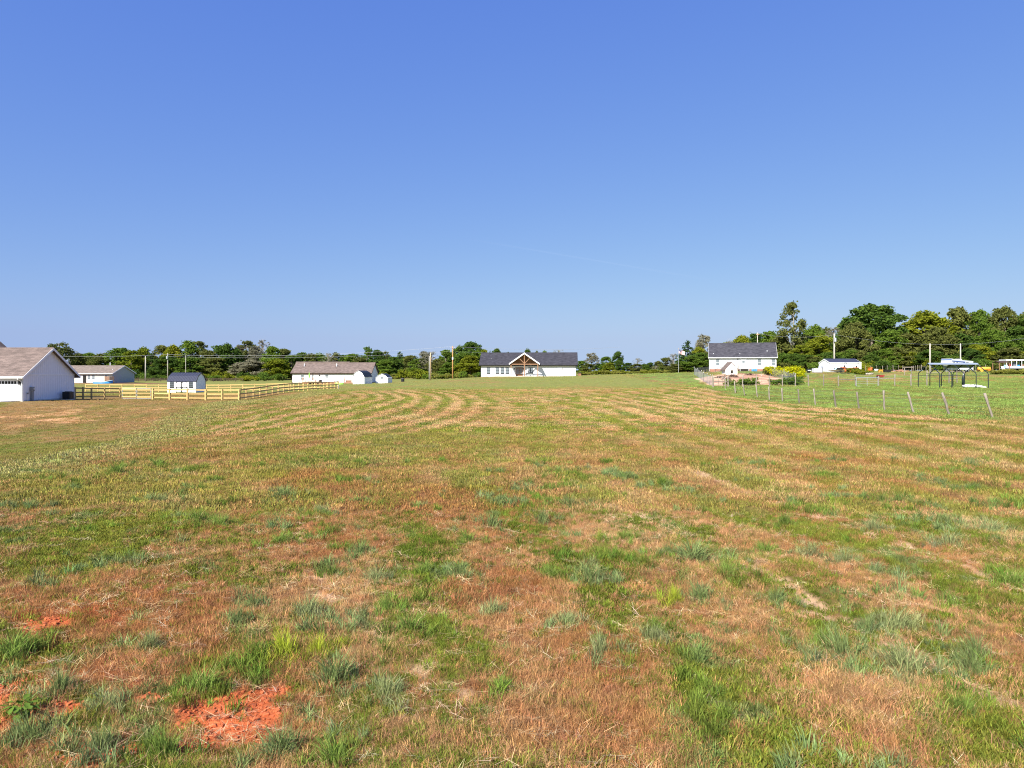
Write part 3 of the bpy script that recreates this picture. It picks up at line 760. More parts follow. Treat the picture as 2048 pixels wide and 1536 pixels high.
def tree_proto(kind, seed):
    """a tree 1 unit tall: returns (trunk mesh, crown mesh); crowns are about as wide as tall before scaling"""
    q = np.random.default_rng(seed)
    mb = MB()
    H = 10.0
    cs, rs = [], []
    if kind in ('round', 'oak'):
        nl = 66 if kind == 'round' else 92
        base, top, wid = (.10, .97, 3.0) if kind == 'round' else (.07, .96, 4.1)
        for i in range(nl):
            t = q.random() ** .8
            z = H * (base + (top - base) * t)
            prof = math.sin(math.pi * min(1, max(.08, (t * .86 + .14)))) ** .55
            a = q.uniform(0, 2 * math.pi); r = wid * prof * math.sqrt(q.random()) * .92
            cs.append((r * math.cos(a), r * math.sin(a), z)); rs.append(q.uniform(.42, 1.15))
        per, size = 125, .43
        lean = q.normal(0, .2, 2)
        trunk = [(0, 0, -.4), (lean[0] * .3, lean[1] * .3, H * .25), (lean[0], lean[1], H * .6), (lean[0] * 1.3, lean[1] * 1.3, H * .88)]
        mb.tube(trunk, [.26, .2, .12, .03], 7)
        for i in range(0, nl, 5):
            mb.tube([(lean[0] * .5, lean[1] * .5, max(1.2, cs[i][2] * .55)), tuple(np.array(cs[i]) * np.array((.55, .55, .85))), cs[i]], [.09, .05, .015], 5)
    elif kind == 'tall':
        nl = 36
        for i in range(nl):
            t = (i + q.random()) / nl
            z = H * (.14 + .84 * t); r = (1.75 * math.sin(math.pi * (.12 + .84 * t)) ** .7) * math.sqrt(q.random())
            a = q.uniform(0, 2 * math.pi)
            cs.append((r * math.cos(a), r * math.sin(a), z)); rs.append(q.uniform(.5, .95))
        per, size = 95, .40
        mb.tube([(0, 0, -.4), (.05, .1, H * .4), (.12, .0, H * .95)], [.18, .12, .02], 6)
        for i in range(0, nl, 3):
            mb.tube([(0, 0, cs[i][2] * .8), cs[i]], [.05, .012], 4)
    elif kind == 'sparse':
        nl = 54
        mb.tube([(0, 0, -.4), (.1, .1, H * .35), (.05, .2, H * .7), (.15, .1, H * .98)], [.16, .12, .07, .012], 6)
        for i in range(nl):
            t = q.random() ** .75
            z = H * (.26 + .73 * t); r = 2.3 * (math.sin(math.pi * (.16 + .80 * t)) ** .8) * (q.random() ** .4)
            a = q.uniform(0, 2 * math.pi)
            c = np.array((r * math.cos(a), r * math.sin(a), z))
            cs.append(c); rs.append(q.uniform(.42, .78))
            z0 = max(1.5, z - r * .9)
            mid = np.array((c[0] * .45, c[1] * .45, (z0 + z) / 2 + .1))
            mb.tube([(.05, .1, z0), mid, c], [.045, .028, .008], 4)
        per, size = 130, .34
    elif kind == 'bare':
        nl = 60
        mb.tube([(0, 0, -.4), (.1, 0, H * .3), (-.05, .1, H * .62), (.1, .1, H * .97)], [.15, .11, .06, .01], 6)
        for i in range(nl):
            t = q.random() ** .7
            z = H * (.3 + .69 * t); r = 2.5 * (math.sin(math.pi * (.2 + .74 * t)) ** .7) * (q.random() ** .35)
            a = q.uniform(0, 2 * math.pi)
            c = np.array((r * math.cos(a), r * math.sin(a), z))
            z0 = max(1.5, z - r * 1.1)
            mid = np.array((c[0] * .5, c[1] * .5, (z0 + z) / 2 + .15))
            mb.tube([(.03, .05, z0), mid, c], [.05, .034, .01], 4)
            for j in range(3):
                e = c + q.normal(0, .45, 3) + np.array((0, 0, .3))
                mb.tube([mid * .3 + c * .7, e], [.022, .007], 3)
            cs.append(c); rs.append(q.uniform(.3, .5))
        per, size = 34, .34
    elif kind == 'cone':
        nl = 60
        mb.tube([(0, 0, -.4), (0, 0, H * .5), (0, 0, H * .99)], [.17, .1, .012], 6)
        for i in range(nl):
            t = (i + q.random()) / nl
            z = H * (.08 + .90 * t); r = 2.5 * (1 - t) ** .8 * (.25 + .75 * math.sqrt(q.random()))
            a = q.uniform(0, 2 * math.pi)
            c = np.array((r * math.cos(a), r * math.sin(a), z - .15 * r))
            cs.append(c); rs.append(.32 + .55 * (1 - t))
            mb.tube([(0, 0, z + .1), c], [.04, .01], 3)
        per, size = 95, .36
    pts = clump_pts(q, [np.array(c) for c in cs], rs, per)
    tm = mb.mesh('trunk', M['bark'] if kind not in ('bare', 'sparse') else M['bark_pale'], True)
    return tm, pts, size

TREES = {}
def tree_mesh(kind, leaf, seed):
    k = (kind, leaf, seed)
    if k not in TREES:
        tm, pts, size = tree_proto(kind, 500 + seed * 31 + len(kind) * 7)
        TREES[k] = (tm, leaf_mesh('crown', pts, size, 900 + seed, LEAF[leaf]))
    return TREES[k]

KIND_WORDS = {('round', 'dark'): 'rounded dark green tree', ('round', 'mid'): 'rounded mid green tree', ('round', 'yellow'): 'rounded yellow-green tree',
              ('round', 'olive'): 'rounded olive brown tree', ('oak', 'dark'): 'broad domed dark green tree', ('oak', 'mid'): 'broad domed green tree', ('oak', 'yellow'): 'broad domed yellow-green tree',
              ('oak', 'olive'): 'broad domed olive tree',
              ('tall', 'mid'): 'narrow upright green tree', ('tall', 'dark'): 'narrow upright dark green tree', ('tall', 'yellow'): 'narrow upright yellow-green tree', ('tall', 'olive'): 'narrow upright olive tree',
              ('sparse', 'grey'): 'thin grey-leaved tree with open branches', ('sparse', 'olive'): 'thin olive tree with open branches', ('sparse', 'mid'): 'thin green tree with open branches',
              ('bare', 'grey'): 'almost leafless grey tree', ('cone', 'pine'): 'pointed conical evergreen tree', ('cone', 'dark'): 'pointed conical dark tree', ('round', 'grey'): 'rounded grey-green tree'}
def tree(px, top, wpx, Y, kind, leaf, where, seed=None, base=None):
    """a tree whose foot stands on the ground at distance Y; top is the photo row of its tip, wpx its width in the photo"""
    x = X(px, Y); z = gz(x, Y)
    h = (CZ + (HY - top) * Y / F) - z
    w = wpx * Y / F * {'round': 1.58, 'oak': 1.42, 'tall': 1.6, 'sparse': 1.3, 'bare': 1.25, 'cone': 1.4}[kind]
    natural = {'round': 7.6, 'oak': 9.6, 'tall': 4.6, 'sparse': 5.2, 'bare': 5.4, 'cone': 5.6}[kind]
    if seed is None:
        seed = random.randrange(3)
    tm, cm = tree_mesh(kind, leaf, seed)
    lab = KIND_WORDS[(kind, leaf)] + ' ' + where
    t = thing('tree', lab, 'tree', (x, Y, z), random.uniform(0, 6.28), 'trees ' + where)
    sx, sz = w / natural, h / 10.0
    share('trunk', tm, t, sc=(min(sx, sz * 1.2), min(sx, sz * 1.2), sz)); share('crown', cm, t, sc=(sx, sx, sz))
    return t

BUSH = {}
def bush_mesh(leaf, seed):
    if (leaf, seed) not in BUSH:
        q = np.random.default_rng(1300 + seed)
        cs = [np.array((q.normal(0, .34), q.normal(0, .3), q.uniform(.2, .72))) for _ in range(22)]
        rs = q.uniform(.16, .3, 22)
        pts = clump_pts(q, cs, rs, 900)
        pts[:, 2] = np.abs(pts[:, 2])
        mb = MB()
        for c in cs[::2]:
            mb.tube([(c[0] * .2, c[1] * .2, -.05), (c[0] * .7, c[1] * .7, c[2] * .6), c], [.02, .014, .005], 4)
        BUSH[(leaf, seed)] = (leaf_mesh('foliage', pts, .115, 1400 + seed, LEAF[leaf]), mb.mesh('stem', M['bark']))
    return BUSH[(leaf, seed)]
def bush(name, label, cat, group, px, Y, w, h, leaf, d=None):
    x = X(px, Y)
    fm, sm = bush_mesh(leaf, random.randrange(3))
    if group.startswith('undergrowth'):
        label = {'mid': 'mid green', 'yellow': 'yellow-green', 'dark': 'dark green', 'weed': 'pale weedy', 'olive': 'olive'}[leaf] + label[len('leafy green'):]
    t = thing(name, label, cat, (x, Y, gz(x, Y) - .03), random.uniform(0, 6.28), group)
    share('foliage', fm, t, sc=(w / 1.3, (d or w) / 1.2, h)); share('stem', sm, t, sc=(w / 1.3, (d or w) / 1.2, h))
    return t

A1 = 'in the tree line behind the yellow fenced yard'
for (px, top, w, Y, k, lf) in [
        (97, 700, 40, 262, 'round', 'olive'), (118, 684, 46, 246, 'sparse', 'olive'), (140, 700, 44, 262, 'bare', 'grey'), (158, 707, 40, 255, 'round', 'olive'), (178, 706, 46, 262, 'round', 'mid'), (200, 708, 44, 250, 'round', 'olive'),
        (215, 706, 40, 268, 'bare', 'grey'), (231, 697, 36, 250, 'tall', 'mid'), (246, 697, 40, 262, 'round', 'dark'), (262, 700, 38, 246, 'tall', 'yellow'), (286, 695, 36, 255, 'round', 'yellow'), (302, 706, 46, 250, 'cone', 'pine'),
        (322, 692, 34, 258, 'round', 'olive'), (346, 690, 38, 255, 'round', 'yellow'), (334, 712, 60, 244, 'oak', 'dark'), (372, 682, 38, 258, 'tall', 'mid'), (396, 685, 44, 262, 'sparse', 'olive'), (415, 702, 44, 255, 'round', 'olive'), (380, 716, 60, 244, 'round', 'mid'),
        (438, 690, 36, 260, 'tall', 'dark'), (456, 688, 48, 250, 'round', 'dark'), (430, 716, 50, 245, 'round', 'olive'), (478, 692, 38, 262, 'sparse', 'grey'), (494, 684, 40, 258, 'sparse', 'olive'), (512, 694, 38, 252, 'sparse', 'grey'), (527, 681, 34, 264, 'bare', 'grey'),
        (545, 694, 40, 250, 'round', 'mid'), (500, 720, 60, 246, 'round', 'grey'), (568, 699, 38, 258, 'round', 'olive'), (556, 718, 52, 244, 'round', 'yellow'), (583, 711, 38, 250, 'round', 'dark')]:
    tree(px, top, w, Y, k, lf, A1)
A2 = 'in the tree line behind the brown-roofed white house'
for (px, top, w, Y, k, lf) in [
        (603, 706, 40, 262, 'round', 'dark'), (622, 708, 36, 258, 'round', 'olive'), (640, 707, 40, 265, 'round', 'mid'), (656, 707, 30, 258, 'bare', 'grey'), (673, 706, 24, 266, 'tall', 'olive'), (687, 711, 26, 262, 'round', 'dark'), (706, 709, 44, 258, 'round', 'mid'),
        (736, 693, 22, 262, 'tall', 'mid'), (755, 701, 34, 258, 'round', 'dark'), (767, 702, 30, 266, 'sparse', 'olive'), (720, 716, 40, 255, 'round', 'olive'), (784, 713, 46, 255, 'oak', 'dark'), (800, 703, 34, 262, 'cone', 'dark'), (822, 712, 40, 258, 'round', 'olive'), (770, 722, 40, 245, 'round', 'mid'), (840, 718, 44, 250, 'round', 'mid')]:
    tree(px, top, w, Y, k, lf, A2)
A3 = 'behind the tall brown utility pole'
for (px, top, w, Y, k, lf) in [(848, 704, 30, 250, 'sparse', 'grey'), (863, 704, 34, 246, 'bare', 'grey'), (891, 701, 34, 250, 'round', 'mid'), (875, 718, 44, 240, 'sparse', 'olive'), (908, 708, 40, 256, 'round', 'dark'), (921, 692, 32, 250, 'round', 'mid'), (943, 685, 52, 244, 'round', 'dark'), (930, 704, 44, 240, 'round', 'mid'), (955, 702, 40, 238, 'round', 'mid'),
                              (940, 712, 50, 232, 'round', 'yellow'), (966, 700, 36, 250, 'round', 'yellow'), (900, 725, 40, 235, 'round', 'mid')]:
    tree(px, top, w, Y, k, lf, A3)
A4 = 'rising behind the dark roof of the central house'
for (px, top, w, Y, k, lf) in [(993, 698, 22, 262, 'round', 'dark'), (980, 701, 14, 266, 'cone', 'dark'), (1016, 705, 14, 270, 'round', 'dark'), (1056, 698, 20, 262, 'round', 'dark'), (1090, 702, 22, 270, 'round', 'mid'), (1074, 702, 12, 270, 'round', 'olive'), (1117, 700, 34, 270, 'bare', 'grey')]:
    tree(px, top, w, Y, k, lf, A4)
A5 = 'beyond the weed strip right of the central house'
for (px, top, w, Y, k, lf) in [(1163, 722, 26, 290, 'round', 'mid'), (1183, 705, 24, 300, 'sparse', 'grey'), (1176, 728, 26, 280, 'round', 'olive'), (1196, 727, 26, 300, 'round', 'dark'), (1213, 714, 27, 290, 'round', 'mid'), (1219, 726, 24, 280, 'round', 'yellow'), (1236, 703, 23, 300, 'round', 'dark'), (1238, 722, 20, 290, 'round', 'dark'),
                              (1256, 726, 26, 300, 'round', 'dark'), (1275, 717, 24, 300, 'bare', 'grey'), (1273, 728, 24, 290, 'round', 'olive'), (1290, 728, 22, 300, 'round', 'mid'), (1301, 725, 20, 300, 'round', 'dark'), (1317, 722, 20, 290, 'round', 'olive'), (1312, 732, 22, 280, 'bare', 'grey'), (1332, 716, 28, 240, 'round', 'olive'), (1347, 708, 24, 225, 'bare', 'grey'), (1328, 730, 24, 250, 'round', 'mid')]:
    tree(px, top, w, Y, k, lf, A5)
A6 = 'between the flagpole and the slate-roofed house'
for (px, top, w, Y, k, lf) in [(1375, 680, 46, 190, 'cone', 'pine'), (1396, 694, 30, 195, 'round', 'yellow'), (1385, 712, 40, 185, 'round', 'mid'), (1402, 706, 36, 186, 'round', 'mid'), (1350, 728, 30, 186, 'round', 'olive'), (1366, 706, 30, 192, 'cone', 'dark'), (1408, 668, 30, 205, 'sparse', 'grey'), (1411, 704, 34, 190, 'round', 'olive'), (1362, 722, 30, 190, 'round', 'mid')]:
    tree(px, top, w, Y, k, lf, A6)
A7 = 'rising behind the slate-roofed white house'
for (px, top, w, Y, k, lf) in [(1432, 690, 34, 200, 'round', 'olive'), (1458, 682, 30, 200, 'bare', 'grey'), (1452, 686, 40, 210, 'round', 'yellow'), (1484, 672, 50, 205, 'oak', 'yellow'), (1510, 666, 60, 212, 'oak', 'dark'), (1540, 664, 50, 205, 'round', 'mid')]:
    tree(px, top, w, Y, k, lf, A7)
A8 = 'in the wood behind the white metal shed'
for (px, top, w, Y, k, lf) in [(1585, 609, 48, 196, 'sparse', 'olive'), (1562, 672, 52, 200, 'round', 'olive'), (1560, 708, 60, 182, 'round', 'yellow'), (1600, 690, 50, 186, 'oak', 'yellow'), (1628, 652, 60, 202, 'oak', 'mid'), (1640, 670, 52, 188, 'round', 'yellow'), (1614, 712, 50, 176, 'round', 'olive'), (1666, 656, 36, 205, 'bare', 'grey'),
                              (1690, 662, 60, 195, 'oak', 'dark'), (1745, 610, 130, 205, 'oak', 'dark'), (1712, 644, 66, 190, 'oak', 'olive'), (1655, 705, 50, 178, 'round', 'mid'), (1700, 700, 60, 178, 'round', 'mid')]:
    tree(px, top, w, Y, k, lf, A8)
A9 = 'in the wood behind the blue and white camper'
for (px, top, w, Y, k, lf) in [(1780, 660, 70, 192, 'oak', 'mid'), (1850, 625, 110, 205, 'oak', 'yellow'), (1815, 668, 60, 190, 'round', 'olive'), (1760, 702, 66, 178, 'round', 'dark'), (1815, 704, 60, 176, 'round', 'yellow'), (1870, 655, 80, 186, 'oak', 'olive'), (1860, 700, 60, 172, 'oak', 'dark'),
                              (1917, 617, 62, 205, 'round', 'olive'), (1958, 621, 60, 202, 'oak', 'mid'), (1920, 668, 66, 188, 'round', 'dark'), (1905, 712, 50, 170, 'round', 'mid'), (1955, 690, 60, 175, 'oak', 'yellow'), (2008, 614, 68, 200, 'oak', 'olive'), (1985, 660, 66, 184, 'oak', 'mid'),
                              (2035, 655, 60, 184, 'round', 'dark'), (2046, 628, 60, 200, 'oak', 'olive'), (2020, 696, 60, 172, 'round', 'olive'), (2085, 615, 110, 195, 'oak', 'dark'), (2070, 680, 80, 178, 'oak', 'mid'), (2150, 620, 110, 195, 'oak', 'mid')]:
    tree(px, top, w, Y, k, lf, A9)
for i in range(30):                                  # second rank of the left tree line
    px = 150 + i * 27 + random.uniform(-8, 8)
    if px > 950:
        continue
    tree(px, (711 if px < 590 else 716) + random.uniform(-3, 5), random.uniform(38, 52), random.uniform(272, 285), random.choice(['round', 'oak', 'round']), random.choice(['dark', 'mid', 'olive', 'dark']), A1 if px < 590 else A2 if px < 840 else A3)
for i in range(26):                                  # second and front ranks of the right wood
    px = 1556 + i * 23 + random.uniform(-7, 7)
    tree(px, random.uniform(655, 682) + max(0, 1640 - px) * .15, random.uniform(50, 66), random.uniform(210, 222), 'oak', random.choice(['dark', 'mid', 'olive']), A8 if px < 1750 else A9)
    tree(px + 9, random.uniform(694, 714), random.uniform(36, 50), random.uniform(172, 180), random.choice(['round', 'oak']), random.choice(['dark', 'mid', 'olive', 'yellow']), A8 if px < 1750 else A9)
for i in range(34):
    px = 215 + i * 19 + random.uniform(-8, 8)
    if 582 < px < 700:
        continue
    bush('shrub', 'leafy green shrub at the foot of the distant left tree line', 'shrub', 'undergrowth of the left tree line', px, random.uniform(222, 240), random.uniform(3.5, 6), random.uniform(2.0, 4.2), random.choice(['mid', 'yellow', 'dark', 'weed']))
for i in range(28):
    px = 1560 + i * 19 + random.uniform(-8, 8)
    bush('shrub', 'leafy green shrub at the edge of the right hand wood', 'shrub', 'undergrowth of the right wood', px, random.uniform(166, 176), random.uniform(3, 5), random.uniform(1.8, 3.6), random.choice(['mid', 'yellow', 'dark', 'olive']))
for i in range(26):
    px = 1160 + i * 10 + random.uniform(-4, 4)
    bush('weed_clump', 'tall yellow-green weed clump in the strip beyond the lawn', 'weeds', 'tall weeds beyond the central lawn', px, 205 + i * .6, random.uniform(2.5, 4), random.uniform(.9, 1.5), 'weed' if i % 3 else 'yellow')
for i in range(9):
    px = 858 + i * 12 + random.uniform(-4, 4)
    bush('weed_clump', 'low weed clump below the trees by the brown utility pole', 'weeds', 'weeds by the brown utility pole', px, 212 + random.uniform(0, 8), random.uniform(2.5, 4), random.uniform(1.2, 2.6), 'weed' if i % 2 else 'mid')
for px, Y, w, h in ((1556, 122, 3.4, 1.9), (1570, 118, 3.6, 2.0), (1584, 116, 3.4, 2.0), (1595, 118, 3.0, 2.1), (1600, 112, 2.4, 1.3)):
    bush('goldenrod_clump', 'bright yellow-green goldenrod clump behind the garden wire', 'goldenrod', 'goldenrod along the garden', px, Y, w, h, 'gold')
for px, Y, w, h in ((1545, 124, 2.6, 1.6), (1536, 126, 2.2, 1.7)):
    bush('shrub', 'brown-green shrub at the end of the goldenrod clumps', 'shrub', 'shrubs beside the goldenrod', px, Y, w, h, 'olive')
for px, Y, w, h in ((1462, 91, 1.6, 1.0), (1487, 91, 2.0, 1.1), (1503, 91.5, 1.7, 1.2), (1547, 91, 2.0, 1.0), (1576, 91.5, 2.2, 1.2), (1592, 92.5, 1.6, 1.3)):
    bush('garden_plant', 'bushy green garden plant along the front of the bare plot', 'plant', 'plants along the garden front', px, Y, w, h, 'mid')
for px, Y, w, h in ((1727, 158, 2.3, 2.2), (1716, 128, 3.6, 1.2), (1728, 124, 3.0, .9)):
    bush('shrub', 'bright green shrub beside the white metal shed', 'shrub', 'shrubs beside the white metal shed', px, Y, w, h, 'yellow')
for i in range(8):
    bush('weed_clump', 'tall weed clump in the unmown strip before the white trailer', 'weeds', 'tall weeds before the white trailer', 1996 + i * 10, 118 + random.uniform(-1, 3), 3.0, random.uniform(.8, 1.2), 'weed')

# ------------------------------------------------------------------ buildings
def gable_house(t, w, d, eave, ridge, oh=.45, rake=.35, roof='roof_brown', wall='white', fascia='trim', th=.14, base=-.4, gutter=True, x0=None, kind_wall='wall'):
    """ridge along local x; local origin at the middle of the front foot"""
    x0 = -w / 2 if x0 is None else x0
    x1 = x0 + w
    s = (ridge - eave) / (d / 2)
    MB().prism_x([(0, base), (d, base), (d, eave), (d / 2, ridge), (0, eave)], x0, x1).build(kind_wall, M[wall], t)
    zb = eave - s * oh
    rf = MB().prism_x([(-oh, zb), (d / 2, ridge + .012), (d + oh, zb), (d + oh, zb + th), (d / 2, ridge + th + .012), (-oh, zb + th)], x0 - rake, x1 + rake).build('roof', M[roof], t)
    MB().prism_x([(d / 2 - .22, ridge + th - .22 * s + .02), (d / 2, ridge + th + .02), (d / 2 + .22, ridge + th - .22 * s + .02), (d / 2 + .22, ridge + th - .22 * s + .06), (d / 2, ridge + th + .06), (d / 2 - .22, ridge + th - .22 * s + .06)],
                 x0 - rake, x1 + rake).build('ridge_cap', M[roof], rf)
    for yy in (-oh - .03, d + oh):
        MB().box(x0 - rake, x1 + rake, yy, yy + .03, zb - .10, zb + th + .01).build('fascia', M[fascia], rf)
    for xx in (x0 - rake - .03, x1 + rake):
        for a, b in (((-oh, zb), (d / 2, ridge)), ((d / 2, ridge), (d + oh, zb))):
            MB().poly([(xx, a[0], a[1] - .1), (xx + .03, a[0], a[1] - .1), (xx + .03, b[0], b[1] - .1), (xx, b[0], b[1] - .1),
                       (xx, a[0], a[1] + th + .02), (xx + .03, a[0], a[1] + th + .02), (xx + .03, b[0], b[1] + th + .02), (xx, b[0], b[1] + th + .02)],
                      [(0, 3, 2, 1), (4, 5, 6, 7), (0, 1, 5, 4), (1, 2, 6, 5), (2, 3, 7, 6), (3, 0, 4, 7)]).build('bargeboard', M[fascia], rf)
    if gutter:
        MB().box(x0 - rake, x1 + rake, -oh - .15, -oh - .035, zb - .02, zb + .10).build('gutter', M[fascia], rf)
    return rf

def window(t, x, z, w, h, y=0.0, frame='trim', pane='glass', rows=2, cols=1, name='window'):
    f = .07
    m = MB()
    m.box(x - w / 2 - f, x + w / 2 + f, y - .05, y + .02, z + h, z + h + f)
    m.box(x - w / 2 - f, x + w / 2 + f, y - .05, y + .02, z - f, z)
    m.box(x - w / 2 - f, x - w / 2, y - .05, y + .02, z, z + h)
    m.box(x + w / 2, x + w / 2 + f, y - .05, y + .02, z, z + h)
    o = m.build(name, M[frame], t)
    for r in range(rows):
        MB().box(x - w / 2, x + w / 2, y - .02, y + .01, z + h * r / rows + .012, z + h * (r + 1) / rows - .012).build('pane', M[pane], o)
    m = MB()
    for r in range(1, rows):
        m.box(x - w / 2, x + w / 2, y - .04, y + .01, z + h * r / rows - .025, z + h * r / rows + .025)
    for c in range(1, cols):
        m.box(x - w / 2 + w * c / cols - .02, x - w / 2 + w * c / cols + .02, y - .037, y + .01, z, z + h)
    if m.v:
        m.build('muntin', M[frame], o)
    MB().box(x - w / 2 - f - .04, x + w / 2 + f + .04, y - .09, y - .002, z - f - .05, z - f - .003).build('sill', M[frame], o)
    return o

def door(t, x, w, h, y=0.0, m='white', frame='trim', z=.02, glass=None):
    o = MB().box(x - w / 2, x + w / 2, y - .035, y + .02, z, z + h).build('door', M[m], t)
    fr = MB()
    fr.box(x - w / 2 - .09, x - w / 2 - .002, y - .05, y + .02, z, z + h + .09); fr.box(x + w / 2 + .002, x + w / 2 + .09, y - .05, y + .02, z, z + h + .09); fr.box(x - w / 2 - .002, x + w / 2 + .002, y - .05, y + .02, z + h + .003, z + h + .09)
    fr.build('door_frame', M[frame], o)
    if glass:
        gx0, gx1, gz0, gz1 = glass
        MB().box(x + gx0, x + gx1, y - .045, y, z + gz0, z + gz1).build('pane', M['glass'], o)
    MB().tube([(x + w / 2 - .1, y - .09, z + 1.0), (x + w / 2 - .1, y - .03, z + 1.0)], .03, 6).build('handle', M['galv'], o)
    return o

def sconce(t, x, z, y=0.0):
    MB().box(x - .08, x + .08, y - .16, y - .001, z - .2, z + .2).build('wall_lamp', M['black'], t)

# --- garage wing of the white board-and-batten house (left edge)
gx, gy = -48.2, 70.0
gb = gz(-49.5, 73) + .02
t = thing('farmhouse', 'white board-and-batten house with a garage wing under brown shingles', 'house', (gx, gy, gb))
D = 8.2
rf = gable_house(t, 13, D, 2.62, 5.25, oh=.5, rake=.4, roof='roof_brown', x0=-13)
bt = MB()
y = .2
s_ = (5.25 - 2.62) / (D / 2)
while y < D:
    zt = 2.62 + s_ * min(y, D - y)
    bt.box(.002, .012, y - .022, y + .022, .12, zt - .02)
    y += .305
for i in range(3):
    bt.box(-.42 + i * .14, -.38 + i * .14, -.028, -.002, 2.25, 2.6)
bt.build('batten', M['batten'], t, kind='stuff')
tr = MB(); tr.box(.003, .042, .0, D, 2.56, 2.72); tr.build('trim_band', M['trim'], t)
tr = MB(); tr.box(-.14, .035, -.035, -.003, 0, 2.6); tr.box(.003, .035, -.003, .14, 0, 2.6); tr.build('corner_board', M['trim'], t)
tr = MB(); tr.box(.003, .035, D - .14, D + .003, 0, 2.6); tr.build('corner_board', M['trim'], t)
MB().box(-13.02, .02, -.02, D + .02, -.3, .10).build('foundation', M['concrete'], t)
gd = MB().box(-5.5, -.62, -.03, .02, .02, 2.15).build('garage_door', M['white'], t)
for r in range(4):
    for c in range(8):
        x0 = -5.45 + c * .605
        if r < 3:
            MB().box(x0 + .06, x0 + .55, -.045, -.028, .08 + r * .53, .48 + r * .53).build('panel', M['trim'], gd)
for c in range(16):
    x0 = -5.42 + c * .3 + (c // 4) * .02
    MB().box(x0 + .05, x0 + .25, -.048, -.028, 1.72, 1.98).build('pane', M['dark'], gd)
fr = MB(); fr.box(-.615, -.45, -.05, .0, 0, 2.32); fr.box(-5.67, -5.505, -.05, .0, 0, 2.32); fr.box(-5.5, -.62, -.05, 0, 2.16, 2.32); fr.build('door_frame', M['trim'], gd)
sconce(t, -.27, 1.85)
MB().tube([(-.1, -.62, 2.2), (-.08, -.3, 2.05), (-.06, -.08, 1.9), (-.06, -.08, .1)], .045, 6).build('downspout', M['trim'], t)
# taller main body with its own gable behind the garage
sl = (10.4 - 5.3) / 5.9
MB().prism_y([(-17.2, 3.2), (-5.6, 3.2), (-5.6, 5.3), (-11.4, 10.3), (-17.2, 5.3)], 4.6, 5.5).build('dormer_wall', M['graywall'], t)
MB().prism_y([(-4.95, 5.3 - sl * .6), (-11.4, 10.42), (-17.85, 5.3 - sl * .6), (-17.85, 5.46 - sl * .6), (-11.4, 10.6), (-4.95, 5.46 - sl * .6)], 4.3, 5.7).build('dormer_roof', M['roof_brown'], t)
MB().prism_y([(-4.92, 5.18 - sl * .6), (-11.4, 10.3), (-17.88, 5.18 - sl * .6), (-17.88, 5.48 - sl * .6), (-11.4, 10.63), (-4.92, 5.48 - sl * .6)], 4.25, 4.297).build('bargeboard', M['trim'], t)
MB().box(-30, -13.5, -1.5, 7.8, -.3, 7.5).build('main_wall', M['white'], t)
MB().prism_x([(-2.0, 7.4), (8.3, 7.4), (3.15, 11.2)], -30.4, -13.1).build('main_roof', M['roof_brown'], t)

o = MB().poly([(X(-80, 66), 64.5, 0), (X(6, 68.4), 68.2, 0), (X(38, 69.9), 69.97, 0), (X(-80, 70), 69.97, 0)], [(0, 1, 2, 3)])
zs = [gs(v[0], v[1]) + .06 for v in o.v]
o.v = [(v[0], v[1], zq) for v, zq in zip(o.v, zs)] + [(v[0], v[1], zq - .25) for v, zq in zip(o.v, zs)]
o.f += [(4, 7, 6, 5), (0, 4, 5, 1), (1, 5, 6, 2), (2, 6, 7, 3), (3, 7, 4, 0)]
dw = o.build('driveway', M['concrete']); dw['kind'] = 'structure'

mx_, my_ = gx + .12, 71.15
t = thing('meter_pedestal', 'grey electric meter box on a post against the white gable wall', 'meter box', (mx_, my_, gs(mx_, my_)))
MB().box(-.05, .12, -.13, .13, -.1, 1.02).build('post', M['steelgray'], t)
MB().box(-.08, .16, -.2, .2, .98, 1.42).build('meter_box', M['steelgray'], t)
MB().disc((.20, 0, 1.22), (1, 0, 0), .11, .12).build('dial', M['galv'], t)
t = thing('vent_pipe', 'thin white pipe stub beside the grey meter box', 'pipe', (gx + .12, 70.55, gs(gx + .12, 70.55)))
MB().tube([(0, 0, -.1), (0, 0, .72)], .04, 7).build('pipe', M['plastic_white'], t)
MB().box(-.06, .06, -.07, .07, .7, .86).build('valve_box', M['steelgray'], t)
ax, ay = gx + .72, 76.0
t = thing('condenser_unit', 'black air-conditioner condenser beside the white gable wall', 'air conditioner', (ax, ay, gs(ax, ay)))
MB().box(-.46, .46, -.46, .46, -.1, .07).build('pad', M['concrete'], t)
MB().box(-.38, .38, -.38, .38, .07, .86).build('cabinet', M['black'], t)
lv = MB()
for k in range(9):
    lv.box(-.395, .395, -.395, .395, .14 + k * .08, .165 + k * .08)
lv.build('louvre', M['black'], t, kind='stuff')
MB().disc((0, 0, .89), (0, 0, 1), .33, .07, 16).build('fan_guard', M['steelgray'], t)

